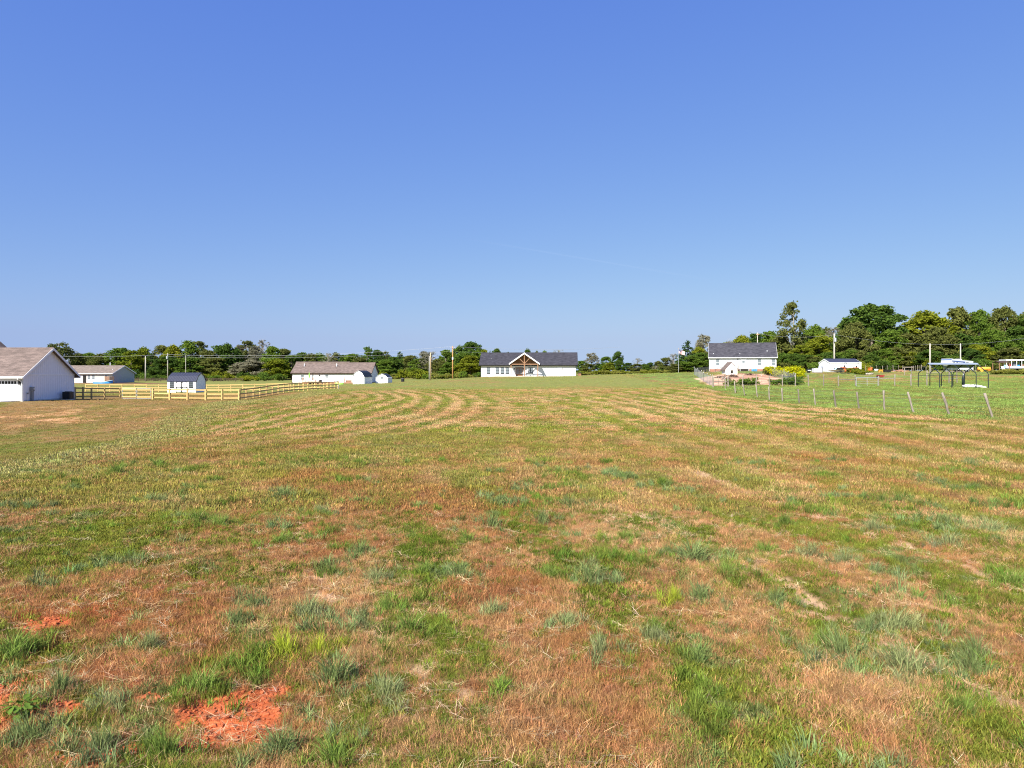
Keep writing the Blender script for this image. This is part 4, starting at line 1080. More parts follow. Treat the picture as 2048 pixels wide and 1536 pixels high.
# --- yellow pine fences
post_me = MB().box(-.07, .07, -.07, .07, -.3, 1.34).mesh('post', M['yellow_wood'])
def rail_me(L, up, m='yellow_wood', hh=.15):
    return MB().beam((0, 0, 0), (L, 0, up), .04, hh).mesh('rail', M[m])
def plank_fence(name, label, group, pts, side, heights=(.27, .74, 1.22), post=None, rail='yellow_wood', skip=(), hh=.15, rail_off=.095):
    """posts at pts (x, y), three planks per bay, nailed on the side given as (dx, dy)"""
    t = thing(name, label, 'fence', (pts[0][0], pts[0][1], gs(*pts[0])), 0, group)
    ox, oy, oz = t.location
    for (x, y) in pts:
        share('post', post or post_me, t, (x - ox, y - oy, gs(x, y) - oz), (random.uniform(-.012, .012), random.uniform(-.012, .012), math.atan2(side[1], side[0])))
    for i in range(len(pts) - 1):
        if i in skip:
            continue
        (xa, ya), (xb, yb) = pts[i], pts[i + 1]
        za, zb = gs(xa, ya), gs(xb, yb)
        for h in heights:
            h2 = h + random.uniform(-.012, .012)
            MB().beam((xa + side[0] * rail_off - ox, ya + side[1] * rail_off - oy, za + h2 - oz), (xb + side[0] * rail_off - ox, yb + side[1] * rail_off - oy, zb + h2 - oz), .04, hh).build('rail', M[rail], t)
    return t
FY = 84.0
fpts = [(X(px, yy), yy) for px, yy in ((120, 79.1), (150, 79.2), (166, 79.5), (183, 80.2), (209, 82.0), (240, 84.0))]
plank_fence('plank_fence', 'yellow pine plank fence between the white garage and the gate', None, fpts, (0, 1))
fx2 = [-42.5, -40.5, -38.4, -36.25, -34.3, -32.3]
plank_fence('plank_fence', 'yellow pine plank fence before the navy-roofed shed, gate to corner', None, [(x, FY) for x in fx2], (0, 1))
plank_fence('plank_fence', 'yellow pine plank fence with shaded rails, running back from the corner', None, [(-32.3, FY + .3)] + [(-32.3 + .02 * k, FY + 2.3 * k) for k in range(1, 21)], (1, 0))
plank_fence('plank_fence', 'yellow pine plank fence behind the navy-roofed shed', None, [(-31.9 - 2.15 * k, 130.5 - .1 * k) for k in range(22)], (0, -1))
gxa, gxb = -46.2, -42.6
t = thing('yard_gate', 'double gate of yellow planks on a grey steel frame in the fence', 'gate', (gxa, FY, gs(gxa, FY)))
mid = (gxb - gxa) / 2
for k, (a, b) in enumerate(((.08, mid - .03), (mid + .03, gxb - gxa - .08))):
    lf = MB()
    zb = gs(gxa + (a + b) / 2, FY) - gs(gxa, FY) + .10
    lf.beam((a, .03, zb), (b, .03, zb), .05); lf.beam((a, .03, zb + 1.18), (b, .03, zb + 1.18), .05)
    lf.beam((a + .025, .03, zb), (a + .025, .03, zb + 1.18), .05); lf.beam((b - .025, .03, zb), (b - .025, .03, zb + 1.18), .05)
    lfo = lf.build('gate_leaf', M['galv'], t)
    for h in (.20, .62, 1.08):
        MB().box(a + .01, b - .01, -.02, .02, zb + h - .07, zb + h + .08).build('plank', M['yellow_wood'], lfo)

dpost = MB().box(-.06, .06, -.06, .06, -.3, 1.15).mesh('post', M['dark_wood'])
def far_pts(pa, pb, Y, step=2.16):
    a, b = X(pa, Y), X(pb, Y)
    n = int((b - a) / step)
    return [(a + (b - a) * i / n, Y) for i in range(n + 1)]
plank_fence('plank_fence', 'dark brown plank fence below the trees right of the navy-roofed shed', None, far_pts(412, 486, 214), (0, -1), (.2, .55, .95), dpost, 'dark_wood', hh=.12)
plank_fence('plank_fence', 'dark brown plank fence below the trees beside the grey pole', None, far_pts(262, 336, 214), (0, -1), (.2, .55, .95), dpost, 'dark_wood', hh=.12)

# --- gambrel sheds
def gambrel(w, h0, h1, h2):
    """outline of a barn-roofed end: eave, knee, ridge"""
    k = w * .30
    return [(-w / 2, 0), (w / 2, 0), (w / 2, h0), (k, h1), (0, h2), (-k, h1), (-w / 2, h0)]
sx0, sx1, sy = X(335, 118), X(392, 118), 118.0
W_, SD = sx1 - sx0, 3.7
sb = gz((sx0 + sx1) / 2, sy + 1.5)
t = thing('lofted_shed', 'white lofted shed with navy metal barn roof and black shutter trim', 'shed', ((sx0 + sx1) / 2, sy, sb))
prof = [(0, -.25), (SD, -.25), (SD, 1.95), (SD * .80, 2.75), (SD / 2, 3.28), (SD * .20, 2.75), (0, 1.95)]
MB().prism_x(prof, -W_ / 2, W_ / 2).build('wall', M['white'], t)
outer = [(-.14, 1.86), (SD * .19, 2.80), (SD / 2, 3.34), (SD * .81, 2.80), (SD + .14, 1.86)]
inner = [(SD + .08, 1.86), (SD * .80, 2.755), (SD / 2, 3.285), (SD * .20, 2.755), (-.08, 1.86)]
rf = MB().prism_x(outer + inner, -W_ / 2 - .12, W_ / 2 + .12).build('roof', M['darkblue'], t)
rb = MB()
for k in range(20):
    xx = -W_ / 2 - .05 + k * (W_ + .1) / 19
    for a, b in zip(outer[:2], outer[1:3]):
        rb.beam((xx, a[0], a[1] + .015), (xx, b[0], b[1] + .015), .03, .03)
rb.build('roof_rib', M['darkblue'], rf, kind='stuff')
tb = MB()
for xx in (W_ / 2 + .003,):
    for a, b in zip(outer[:-1], outer[1:]):
        tb.beam((xx + .12, a[0], a[1] - .03), (xx + .12, b[0], b[1] - .03), .03, .12)
    tb.box(xx, xx + .02, -.02, .06, 0, 1.95); tb.box(xx, xx + .02, SD - .06, SD + .02, 0, 1.95)
tb.build('black_trim', M['black'], t)
for xx in (-1.62, 1.55):
    window(t, xx, .95, .55, .85, frame='black', rows=3, cols=3)
    for s in (-1, 1):
        MB().box(xx + s * .52 - .16, xx + s * .52 + .16, -.03, -.003, .9, 1.85).build('shutter', M['trim'], t)
for s in (-1, 1):
    dd = MB().box(s * .48 - .44, s * .48 + .44, -.03, -.003, .02, 1.84).build('door', M['trim'], t)
    e = MB()
    for (a, b, c, d_) in ((-.46, -.40, .02, 1.84), (.40, .46, .02, 1.84), (-.40, .40, .02, .10), (-.40, .40, 1.76, 1.84), (-.40, .40, .80, .90)):
        e.box(s * .48 + a, s * .48 + b, -.05, -.031, c, d_)
    for cx_, cz_, sx_, sz_ in [(a_, c_, p_, q_) for (a_, p_) in ((-.40, 1), (.40, -1)) for (c_, q_) in ((.10, 1), (.80, -1), (.90, 1), (1.76, -1))]:
        e.poly([(s * .48 + cx_, -.048, cz_), (s * .48 + cx_ + .14 * sx_, -.048, cz_), (s * .48 + cx_, -.048, cz_ + .14 * sz_)], [(0, 1, 2)])
    e.build('black_trim', M['black'], dd)

def barn_shed(name, label, px0, px1, Y, dep, rot, h0, h1, h2, roof, win=False):
    w = (px1 - px0) * Y / F
    xc = X((px0 + px1) / 2, Y)
    t = thing(name, label, 'shed', (xc, Y, gz(xc, Y)), rot)
    pr = gambrel(w, h0, h1, h2)
    MB().prism_y([(x, z - .2 if z == 0 else z) for x, z in pr], 0, dep).build('wall', M['white'], t)
    k = w * .30
    out = [(w / 2 + .1, h0 - .12), (k + .03, h1 + .06), (0, h2 + .08), (-k - .03, h1 + .06), (-w / 2 - .1, h0 - .12)]
    inn = [(-w / 2 - .04, h0 - .12), (-k, h1 + .005), (0, h2 + .01), (k, h1 + .005), (w / 2 + .04, h0 - .12)]
    MB().prism_y(out + inn, -.06, dep + .1).build('roof', M[roof], t)
    m = MB()
    for a, b in zip(out[:-1], out[1:]):
        m.beam((a[0], -.08, a[1] - .04), (b[0], -.08, b[1] - .04), .03, .10, (0, 1, 0))
    m.build('bargeboard', M['steelgray'] if roof != 'black' else M['trim'], t)
    m = MB(); m.box(w / 2 + .002, w / 2 + .03, -.02, .1, 0, h0); m.box(w / 2 + .002, w / 2 + .03, dep - .1, dep + .02, 0, h0); m.build('corner_board', M['trim'], t)
    if win:
        window(t, .1, 1.0, .75, .6, frame='trim', rows=2)
    return t, w
barn_shed('barn_shed', 'white barn shed with curved black roof beside the brown-roofed house', 705, 729, 165, 4.9, R(-10), 1.75, 2.65, 3.1, 'black')
barn_shed('barn_shed', 'low white shed with a small window and dark barn roof', 751, 776, 172, 3.4, R(-8), 1.45, 1.95, 2.35, 'black', True)

# --- cream house with shade painted grey on its end (far left)
Y = 190.0
xr = X(225, Y)
t = thing('cream_house', 'long cream house with gable end painted shade-grey and tan shingle roof', 'house', (xr, Y, gz(xr - 4, Y + 4)))
gable_house(t, 22, 11, 2.6, 4.55, oh=.5, rake=.3, roof='roof_tan', wall='cream', x0=-22)
MB().prism_x([(.02, -.3), (10.98, -.3), (10.98, 2.58), (5.5, 4.5), (.02, 2.58)], .003, .03).build('gable_shade_sheet', M['sage'], t)  # thin sheet over the cream end wall, its shade put into the colour
for px in (178, 187, 212.5):
    window(t, X(px, Y) - xr, .95, .72, 1.25)
door(t, X(169.5, Y) - xr, .95, 2.05, m='dark')
door(t, X(160, Y) - xr, .9, 2.0, m='white')
for px, zz in ((167, 4.3), (182, 4.3), (203, 4.3), (223, 4.3), (238, 4.3)):
    MB().box(X(px, Y + 5) - xr - .25, X(px, Y + 5) - xr + .25, 5.7, 6.2, 4.45, 4.85).build('roof_vent', M['black'], t)
MB().tube([(X(218, Y + 5) - xr, 5.6, 4.3), (X(218, Y + 5) - xr, 5.6, 5.55)], .12, 8).build('flue_pipe', M['plastic_white'], t)
MB().tube([(X(217, Y) - xr, 2.0, 3.3), (X(217, Y) - xr, 2.0, 3.75)], .06, 6).build('roof_vent', M['plastic_white'], t)
MB().tube([(.08, 3.9, 1.0), (.08, 3.9, 2.1)], .06, 6).build('wall_pipe', M['plastic_white'], t)
t = thing('privacy_screen', 'dark wooden privacy screen standing at the cream house corner', 'screen', (xr - .2, Y - .05, gz(xr, Y - 1)))
for k in range(8):
    MB().box(-1.0 + k * .16, -.86 + k * .16, -1.6, -1.56, -.1, 1.8).build('board', M['cedar_panel'], t)
for k in range(8):
    MB().box(.30 + k * .16, .44 + k * .16, -1.6, -1.56, -.1, 1.8).build('board', M['dark_wood'], t)
px_, py_ = X(204, 186), 186.4
t = thing('wading_pool', 'half collapsed blue pool with pale blue rim before the cream house', 'pool', (px_, py_, gz(px_, py_)))
m = MB(); ring = 18
pr = []
for k in range(ring):
    a = 2 * math.pi * k / ring
    hh = .35 + .45 * max(0, math.cos(a - .3))
    pr.append((2.5 * math.cos(a), 1.5 * math.sin(a), hh))
n0 = [(p[0], p[1], -.05) for p in pr] + pr + [(p[0] * .86, p[1] * .86, p[2] * .9) for p in pr]
fs = [(k, (k + 1) % ring, ring + (k + 1) % ring, ring + k) for k in range(ring)] + [(ring + k, ring + (k + 1) % ring, 2 * ring + (k + 1) % ring, 2 * ring + k) for k in range(ring)] + [tuple(range(2 * ring, 3 * ring))]
m.poly(n0, fs); m.build('liner', M['bluep'], t, True)
MB().tube([(p[0] * 1.02, p[1] * 1.02, p[2]) for p in pr] + [(pr[0][0] * 1.02, pr[0][1], pr[0][2])], .09, 6, False).build('rim', M['bluel'], t, True)
tw = thing('patio_table', 'white patio table left of the blue pool', 'table', (X(188, 186), 186, gz(X(188, 186), 186)))
MB().box(-.9, .9, -.5, .5, .62, .7).build('table_top', M['plastic_white'], tw)
for a in (-.75, .75):
    for b in (-.38, .38):
        MB().tube([(a, b, -.05), (a, b, .63)], .04, 5).build('leg', M['plastic_white'], tw)

# --- white house with brown roof (middle left)
Y = 185.0
xa, xb = X(584, Y), X(742, Y)
w = xb - xa
xm = (xa + xb) / 2
t = thing('ranch_house', 'long white house with brown shingle roof and a back deck', 'house', (xm, Y, gz(xm, Y)))
gable_house(t, w, 9.2, 2.85, 5.35, oh=.4, rake=.3, roof='roof_brown', wall='white', fascia='dark_wood')
MB().prism_x([(4.2, 5.2), (5.0, 5.2), (5.0, 5.55), (4.6, 5.75), (4.2, 5.55)], -w / 2 - .3, X(700, Y + 4.6) - xm).build('raised_ridge', M['roof_brown'], t)
window(t, X(605, Y) - xm, .95, .75, 1.2)
door(t, X(629, Y) - xm, 1.75, 2.1, m='trim', z=.55, glass=(-.62, -.25, .3, 1.8))
window(t, X(653.5, Y) - xm, 1.5, .75, .8)
for s, px in ((0, 619), (1, 639)):
    sconce(t, X(px, Y) - xm, 2.1)
for px in (609, 674):
    MB().tube([(X(px, Y + 3) - xm, 2.7, 4.2), (X(px, Y + 3) - xm, 2.9, 5.25)], .09, 6).build('roof_vent', M['plastic_white'], t)
MB().tube([(-w / 2 + .03, -.08, 0), (-w / 2 + .03, -.08, 2.7)], .05, 6).build('downspout', M['dark_wood'], t)
MB().box(-w / 2 - .01, w / 2 + .01, -.01, 9.21, -.4, .28).build('foundation', M['brick'], t)
dx0, dx1, dz = X(605, Y - 3), X(637, Y - 3), .62
t = thing('back_deck', 'reddish wooden deck with railing behind the brown-roofed house', 'deck', ((dx0 + dx1) / 2, Y - 3.2, gz((dx0 + dx1) / 2, Y - 3.2)))
hw = (dx1 - dx0) / 2
nb = 14
for k in range(nb):
    MB().box(-hw + k * 2 * hw / nb, -hw + (k + 1) * 2 * hw / nb - .015, 0, 3.15, dz - .04, dz).build('board', M['deck_wood'], t)
MB().box(-hw, hw, -.03, -.002, dz - .3, dz).build('rim_board', M['deck_wood'], t)
for k in range(6):
    xx = -hw + .06 + k * (2 * hw - .12) / 5
    MB().box(xx - .05, xx + .05, .0, .1, -.2, dz + .95).build('post', M['deck_wood'], t)
MB().box(-hw, hw, -.02, .12, dz + .95, dz + 1.0).build('handrail', M['deck_wood'], t)
sp = MB()
for k in range(26):
    xx = -hw + .1 + k * (2 * hw - .2) / 25
    sp.box(xx - .02, xx + .02, .03, .07, dz + .08, dz + .95)
sp.build('spindle', M['deck_wood'], t, kind='stuff')
st = MB()
for k in range(4):
    st.box(hw + .3 * k, hw + .3 * (k + 1), .3, 1.4, -.1, dz - .15 * (k + 1) + .02)
st.build('stair', M['deck_wood'], t)
MB().beam((hw, .3, dz + .95), (hw + 1.6, .3, .75), .07).build('stair_rail', M['yellow_wood'], t)
MB().box(hw + 1.55, hw + 1.65, .25, .35, -.2, .8).build('post', M['deck_wood'], t)
t2 = thing('patio_umbrella', 'closed lime green patio umbrella standing on the reddish deck', 'umbrella', (X(618.5, Y - 2), Y - 2, gz((dx0 + dx1) / 2, Y - 3.2) + dz))
MB().tube([(0, 0, 0), (0, 0, 2.35)], .03, 6).build('pole', M['galv'], t2)
MB().tube([(0, 0, 1.0), (0, 0, 1.3), (0, 0, 1.9), (0, 0, 2.4)], [.19, .2, .13, .03], 9).build('canopy', M['lime'], t2)
t2 = thing('grill', 'black kettle grill with grey cover beside the reddish deck', 'grill', (X(641.5, Y - 3.6), Y - 3.8, gz(X(641.5, Y - 3.6), Y - 3.8)))
MB().tube([(0, 0, .55), (0, 0, .7), (0, 0, .95), (0, 0, 1.12)], [.25, .42, .40, .1], 12).build('bowl', M['black'], t2)
for k in range(3):
    a = k * 2.1
    MB().tube([(.35 * math.cos(a), .35 * math.sin(a), -.05), (.2 * math.cos(a), .2 * math.sin(a), .62)], .025, 5).build('leg', M['black'], t2)
xs_ = X(696.5, 176)
t2 = thing('porch_swing', 'freestanding wooden porch swing frame before the brown-roofed house', 'swing', (xs_, 176, gz(xs_, 176)))
for s in (-.9, .9):
    MB().beam((s, -.5, -.1), (s, 0, 1.75), .09).build('leg', M['brown_wood'], t2); MB().beam((s, .5, -.1), (s, 0, 1.75), .09).build('leg', M['brown_wood'], t2)
MB().beam((-1.05, 0, 1.75), (1.05, 0, 1.75), .11).build('top_beam', M['brown_wood'], t2)
MB().box(-.65, .65, -.25, .25, .42, .48).build('seat', M['brown_wood'], t2)
MB().box(-.65, .65, .22, .27, .48, .95).build('backrest', M['brown_wood'], t2)
for s in (-.6, .6):
    MB().tube([(s, 0, .48), (s, 0, 1.72)], .015, 4).build('chain', M['steelgray'], t2)
xs_ = X(679, 172)
t2 = thing('sandbox', 'lime green plastic play sandbox on the lawn by the swing', 'toy', (xs_, 172, gz(xs_, 172)))
m = MB()
for k in range(10):
    a = 2 * math.pi * k / 10; b = 2 * math.pi * (k + 1) / 10
    m.poly([(1.1 * math.cos(a), .6 * math.sin(a), -.05), (1.1 * math.cos(b), .6 * math.sin(b), -.05), (.95 * math.cos(b), .5 * math.sin(b), .42), (.95 * math.cos(a), .5 * math.sin(a), .42)], [(0, 1, 2, 3)])
m.build('tub', M['lime'], t2)
MB().disc((0, 0, .40), (0, 0, 1), .5, .1, 10).build('lid', M['lime'], t2)
xs_ = X(676.5, 129)
t2 = thing('marker_post', 'short white marker post beside the far end of the yellow fence', 'post', (xs_, 129, gz(xs_, 129)))
MB().tube([(0, 0, -.2), (0, 0, .78)], .05, 7).build('post', M['plastic_white'], t2)
MB().tube([(0, 0, .76), (0, 0, .84)], [.055, .02], 7).build('cap', M['plastic_white'], t2)
xs_ = X(805.5, 190)
t2 = thing('burn_barrel', 'black steel barrel at the lawn edge by the trees', 'barrel', (xs_, 190, gz(xs_, 190)))
MB().tube([(0, 0, -.05), (0, 0, .3), (0, 0, .32), (0, 0, .6), (0, 0, .62), (0, 0, .9)], [.42, .42, .45, .45, .42, .42], 12).build('drum', M['black'], t2)
MB().disc((0, 0, .9), (0, 0, 1), .44, .05, 12).build('rim', M['steelgray'], t2)

# --- central house with the timber porch
Y = 171.0
xa, xb = X(961.5, Y), X(1151, Y)
w, xm = xb - xa, (xa + xb) / 2
zb = gz(xm, Y) - .02
t = thing('porch_house', 'white house with black shingle roof and open timber gable porch', 'house', (xm, Y, zb), R(-4))
gable_house(t, w, 10.2, 2.95, 5.75, oh=.5, rake=.5, roof='roof_gray', wall='white', fascia='black')
MB().box(-w / 2 - .012, w / 2 + .012, -.012, 10.21, -.4, .16).build('foundation', M['concrete'], t)
pu = lambda px: X(px, Y) - xm
for px in (976.6, 994.4, 1004.5, 1014.4):
    window(t, pu(px), .78, .72, 1.35, frame='black', pane='glass')
window(t, pu(1061.5), .85, 1.05, 1.25, frame='black', cols=2)
d_ = MB()
for s in (-1, 1):
    xx = pu(1038.2) + s * .38
    dd = MB().box(xx - .37, xx + .37, -.05, .0, .05, 2.1).build('door', M['brown_wood'], t)
    for r in range(3):
        for c in (-1, 1):
            MB().box(xx + c * .14 - .12, xx + c * .14 + .12, -.06, -.045, .62 + r * .46, 1.04 + r * .46).build('pane', M['glass'], dd)
    MB().tube([(xx - s * .3, -.12, 1.0), (xx - s * .3, -.04, 1.0)], .03, 6).build('handle', M['black'], dd)
m = MB(); c = pu(1038.2); m.box(c - .87, c - .77, -.07, 0, 0, 2.22); m.box(c + .77, c + .87, -.07, 0, 0, 2.22); m.box(c - .77, c + .77, -.07, 0, 2.11, 2.22); m.build('door_frame', M['brown_wood'], t)
door(t, pu(1119.8), .95, 2.05, m='white')
for px in (1028.7, 1047, 1125.5):
    sconce(t, pu(px), 1.85)
MB().box(pu(1007.7) - .2, pu(1007.7) + .2, -.03, -.002, .3, .5).build('wall_vent', M['steelgray'], t)
for s in (-1, 1):
    MB().tube([(s * (w / 2 + .04), -.06, 0), (s * (w / 2 + .04), -.06, 2.8)], .05, 6).build('downspout', M['black'], t)
for px, yy in ((981, 2.2), (1104, 2.4)):
    MB().box(pu(px) - .15, pu(px) + .15, yy, yy + .3, 4.1, 4.35).build('roof_vent', M['galv'], t)
# porch: slab, gable roof on three posts with king-post braces
pc, pw, pd = pu(1050), 3.62, 2.7
sl = (5.50 - 2.95) / pw
MB().box(pc - pw + .15, pc + pw - .15, -pd - .15, -.014, -.35, .13).build('porch_slab', M['concrete'], t)
prf = MB().prism_y([(pc + pw, 2.95), (pc, 5.50), (pc - pw, 2.95), (pc - pw, 3.13), (pc, 5.68), (pc + pw, 3.13)], -pd - .35, 4.6).build('porch_roof', M['roof_gray'], t)
MB().prism_y([(pc + pw + .03, 2.80), (pc, 5.35), (pc - pw - .03, 2.80), (pc - pw - .03, 3.15), (pc, 5.71), (pc + pw + .03, 3.15)], -pd - .40, -pd - .352).build('bargeboard', M['trim'], prf)
MB().prism_y([(pc + pw - .1, 2.94), (pc, 5.42), (pc - pw + .1, 2.94), (pc - pw + .1, 2.985), (pc, 5.49), (pc + pw - .1, 2.985)], -pd - .34, -.7).build('porch_ceiling', M['cedar_panel'], prf)
for xx in (pc - pw + .45, pc, pc + pw - .45):
    MB().box(xx - .11, xx + .11, -pd - .11, -pd + .11, .0, 2.95 if abs(xx - pc) > .1 else 5.45).build('porch_post', M['brown_wood'], t)
MB().box(pc - pw + .2, pc + pw - .2, -pd - .09, -pd + .09, 2.84, 3.06).build('tie_beam', M['brown_wood'], t)
for s in (-1, 1):
    MB().beam((pc + s * .1, -pd, 3.2), (pc + s * 1.25, -pd, 4.4), .15).build('brace', M['brown_wood'], t)
    MB().box(pc + s * (pw - .45) - .1, pc + s * (pw - .45) + .1, -pd + .11, -.02, 2.76, 2.93).build('side_beam', M['brown_wood'], t)
MB().prism_y([(pc + pw - .3, 3.05), (pc, 5.40), (pc - pw + .3, 3.05)], -.76, -.70).build('gable_panel', M['cedar_panel'], t)
q = math.cos(R(-4)), math.sin(R(-4))
def on_house(lx, ly):
    return (xm + lx * q[0] - ly * q[1], Y + lx * q[1] + ly * q[0])
hx, hy = on_house(pu(1060.5), -2.2)
t2 = thing('patio_set', 'grey patio sofa with a black cover on the timber porch', 'patio sofa', (hx, hy, zb + .13))
MB().box(-.85, .85, -.35, .35, .12, .42).build('seat', M['steelgray'], t2)
MB().box(-.85, .85, .25, .4, .42, .8).build('backrest', M['black'], t2)
for s in (-1, 1):
    MB().box(s * .78 - .1, s * .78 + .1, -.36, .3, .42, .62).build('armrest', M['black'], t2)
    for yy in (-.28, .28):
        MB().box(s * .75 - .04, s * .75 + .04, yy - .04, yy + .04, 0, .12).build('leg', M['black'], t2)
MB().box(-.66, -.02, -.3, .22, .42, .56).build('cushion', M['sage'], t2); MB().box(.02, .66, -.3, .22, .42, .56).build('cushion', M['sage'], t2)
hx, hy = on_house(w / 2 + .95, .6)
t2 = thing('trash_bin', 'brown bin with black lid at the central house corner', 'bin', (hx, hy, gz(hx, hy)))
MB().poly([(-.28, -.28, -.05), (.28, -.28, -.05), (.28, .28, -.05), (-.28, .28, -.05), (-.36, -.36, .68), (.36, -.36, .68), (.36, .36, .68), (-.36, .36, .68)], [(0, 3, 2, 1), (4, 5, 6, 7), (0, 1, 5, 4), (1, 2, 6, 5), (2, 3, 7, 6), (3, 0, 4, 7)]).build('body', M['brown_wood'], t2)
MB().prism_x([(-.4, .68), (.4, .68), (.4, .76), (0, .86), (-.4, .76)], -.4, .4).build('lid', M['black'], t2)

# --- right house with slate roof
Y = 165.0
xa, xb = X(1418, Y), X(1552, Y)
w, xm = xb - xa, (xa + xb) / 2
zb = gz(xm, Y) - .05
RH = R(-15.5)
w = w * .95
def on_slate(lx, ly):
    return (xm + lx * math.cos(RH) - ly * math.sin(RH), Y + lx * math.sin(RH) + ly * math.cos(RH))
t = thing('slate_roof_house', 'white house with slate grey shingle roof behind the garden plot', 'house', (xm, Y, zb), RH)
gable_house(t, w, 9.0, 3.45, 6.7, oh=.35, rake=.25, roof='roof_slate', wall='white', fascia='trim')
MB().box(-w / 2 - .015, w / 2 + .015, -.015, 9.02, -.5, .62).build('foundation', M['brick'], t)
pu = lambda px: (X(px, Y) - xm) * w / (xb - xa)
for px in (1435, 1518.7, 1546):
    window(t, pu(px), 1.45, .8, 1.45)
    MB().box(pu(px) - .55, pu(px) + .55, -.06, -.002, 3.0, 3.08).build('window_head', M['galv'], t)
door(t, pu(1487), .9, 2.0, z=.95, m='white', glass=(-.3, .3, 1.1, 1.6))
sconce(t, pu(1475.5), 2.9)
for px, yy, zz in ((1426, .9, 4.0), (1480, .8, 3.9), (1535, 1.6, 4.6)):
    MB().tube([(pu(px), yy, zz - .2), (pu(px), yy, zz + .35)], .09, 6).build('roof_vent', M['plastic_white'], t)
MB().tube([(-w / 2 - .1, -.1, 3.1), (-w / 2 - .04, -.08, 2.8), (-w / 2 - .04, -.08, .1)], .05, 6).build('downspout', M['trim'], t)
t = thing('side_deck', 'white railed deck with stair rail on the slate-roofed house', 'deck', (*on_slate(pu(1488), -2.6), gz(*on_slate(pu(1488), -2.6))), RH)
MB().box(-1.0, 1.0, 0, 2.5, .82, .92).build('floor', M['gray_wood'], t)
for xx in (-.95, .95):
    for yy in (.05, 2.4):
        MB().box(xx - .05, xx + .05, yy - .05, yy + .05, -.2, 1.85).build('post', M['trim'], t)
MB().box(-1.0, 1.0, .0, .1, 1.80, 1.88).build('handrail', M['galv'], t)
MB().box(-.9, .9, .035, .065, .98, 1.5).build('railing_panel', M['bluel'], t)
MB().box(-1.0, 1.0, -.02, -.002, .6, .92).build('rim_board', M['trim'], t)
t = thing('access_ramp', 'wooden ramp with handrails along the slate-roofed house', 'ramp', (*on_slate(pu(1443), -1.6), gz(*on_slate(pu(1443), -1.6))), RH)
rl = X(1480, Y) - X(1443, Y)
MB().poly([(-1.6, 0, 0), (1.1, 0, .85), (1.1, 1.3, .85), (-1.6, 1.3, 0), (-1.6, 0, -.12), (1.1, 0, .73), (1.1, 1.3, .73), (-1.6, 1.3, -.12)], [(0, 1, 2, 3), (7, 6, 5, 4), (0, 4, 5, 1), (1, 5, 6, 2), (2, 6, 7, 3), (3, 7, 4, 0)]).build('ramp_floor', M['gray_wood'], t)
MB().box(1.1, rl - .6, 0, 1.3, .73, .85).build('landing', M['gray_wood'], t)
for yy in (0.03, 1.27):
    MB().beam((-1.6, yy, .85), (1.1, yy, 1.75), .06).build('handrail', M['gray_wood'], t)
    MB().beam((1.1, yy, 1.75), (rl - .6, yy, 1.75), .06).build('handrail', M['gray_wood'], t)
    for xx, z1 in ((-1.55, .87), (-.2, 1.3), (1.1, 1.75), (rl - .65, 1.75)):
        MB().box(xx - .045, xx + .045, yy - .04, yy + .04, -.2, z1).build('post', M['gray_wood'], t)

# --- white metal shed far right
Y = 150.0
xa, xb = X(1660, Y), X(1722, Y)
w, xm = xb - xa, (xa + xb) / 2
t = thing('metal_shed', 'white metal shed with dark roof behind the orange tractors', 'shed', (xm, Y, gz(xm, Y)))
gable_house(t, w, 5.4, 1.95, 2.75, oh=.08, rake=.06, roof='darkblue', wall='white', fascia='trim', th=.06, gutter=False)
MB().box(-w / 2 - .025, -w / 2 - .002, 1.2, 3.8, 0, 1.8).build('side_door', M['trim'], t)
for s in (-1, 1):
    MB().box(s * w / 2 - .06, s * w / 2 + .06, -.03, -.003, 0, 1.9).build('corner_board', M['trim'], t)

# ------------------------------------------------------------------ poles and wires
def pole(name, label, px, Y, top, rad, m, arm=None, can=None, group=None, cat='utility pole', tilt=0):
    x = X(px, Y); z = gz(x, Y)
    h = CZ + (HY - top) * Y / F - z
    t = thing(name, label, cat, (x, Y, z), 0, group)
    MB().tube([(0, 0, -.5), (tilt * .5, 0, h * .5), (tilt, 0, h)], [rad * 1.15, rad, rad * .8], 9).build('shaft', M[m], t, True)
    if arm:
        MB().beam((-arm, -rad, h - .55), (arm, -rad, h - .55), .11, .13).build('crossarm', M['pole_brown'], t)
        for s in (-arm + .08, 0, arm - .08):
            MB().tube([(s, -rad, h - .5), (s, -rad, h - .32), (s, -rad, h - .28)], [.05, .06, .03], 6).build('insulator', M['plastic_white'], t)
    if can:
        MB().tube([(0, -rad - .3, h - can - .9), (0, -rad - .3, h - can - .85), (0, -rad - .3, h - can), (0, -rad - .3, h - can + .08)], [.2, .3, .3, .12], 10).build('transformer', M['galv'], t)
    return t, (x, Y, z + h)
_, pA = pole('utility_pole', 'tall brown utility pole with crossarm left of the central house', 905.3, 205, 692, .17, 'pole_brown', arm=.55)
t = _; MB().box(-.19, .19, -.21, -.14, 5.6, 6.3).build('white_band', M['plastic_white'], t)
pole('service_pole', 'new tan pole of the pair beside the brown utility pole', 861.3, 196, 705.5, .13, 'pole_tan')
pole('service_pole', 'grey pole of the pair beside the brown utility pole', 858.6, 195.6, 712, .12, 'pole_gray')
_, pB = pole('utility_pole', 'thick pale grey pole between the cream house and the trees', 291, 216, 712, .17, 'pole_gray')
_, pC = pole('utility_pole', 'pale pole with transformer can above the navy-roofed shed', 335.5, 224, 706, .11, 'pole_gray', can=1.0)
_, pD = pole('utility_pole', 'thin pale pole in the trees right of the transformer pole', 371.5, 232, 711, .09, 'pole_gray')
_, pE = pole('utility_pole', 'pale pole sticking up behind the slate-roofed house', 1515, 186, 665, .12, 'pole_gray', arm=.4)
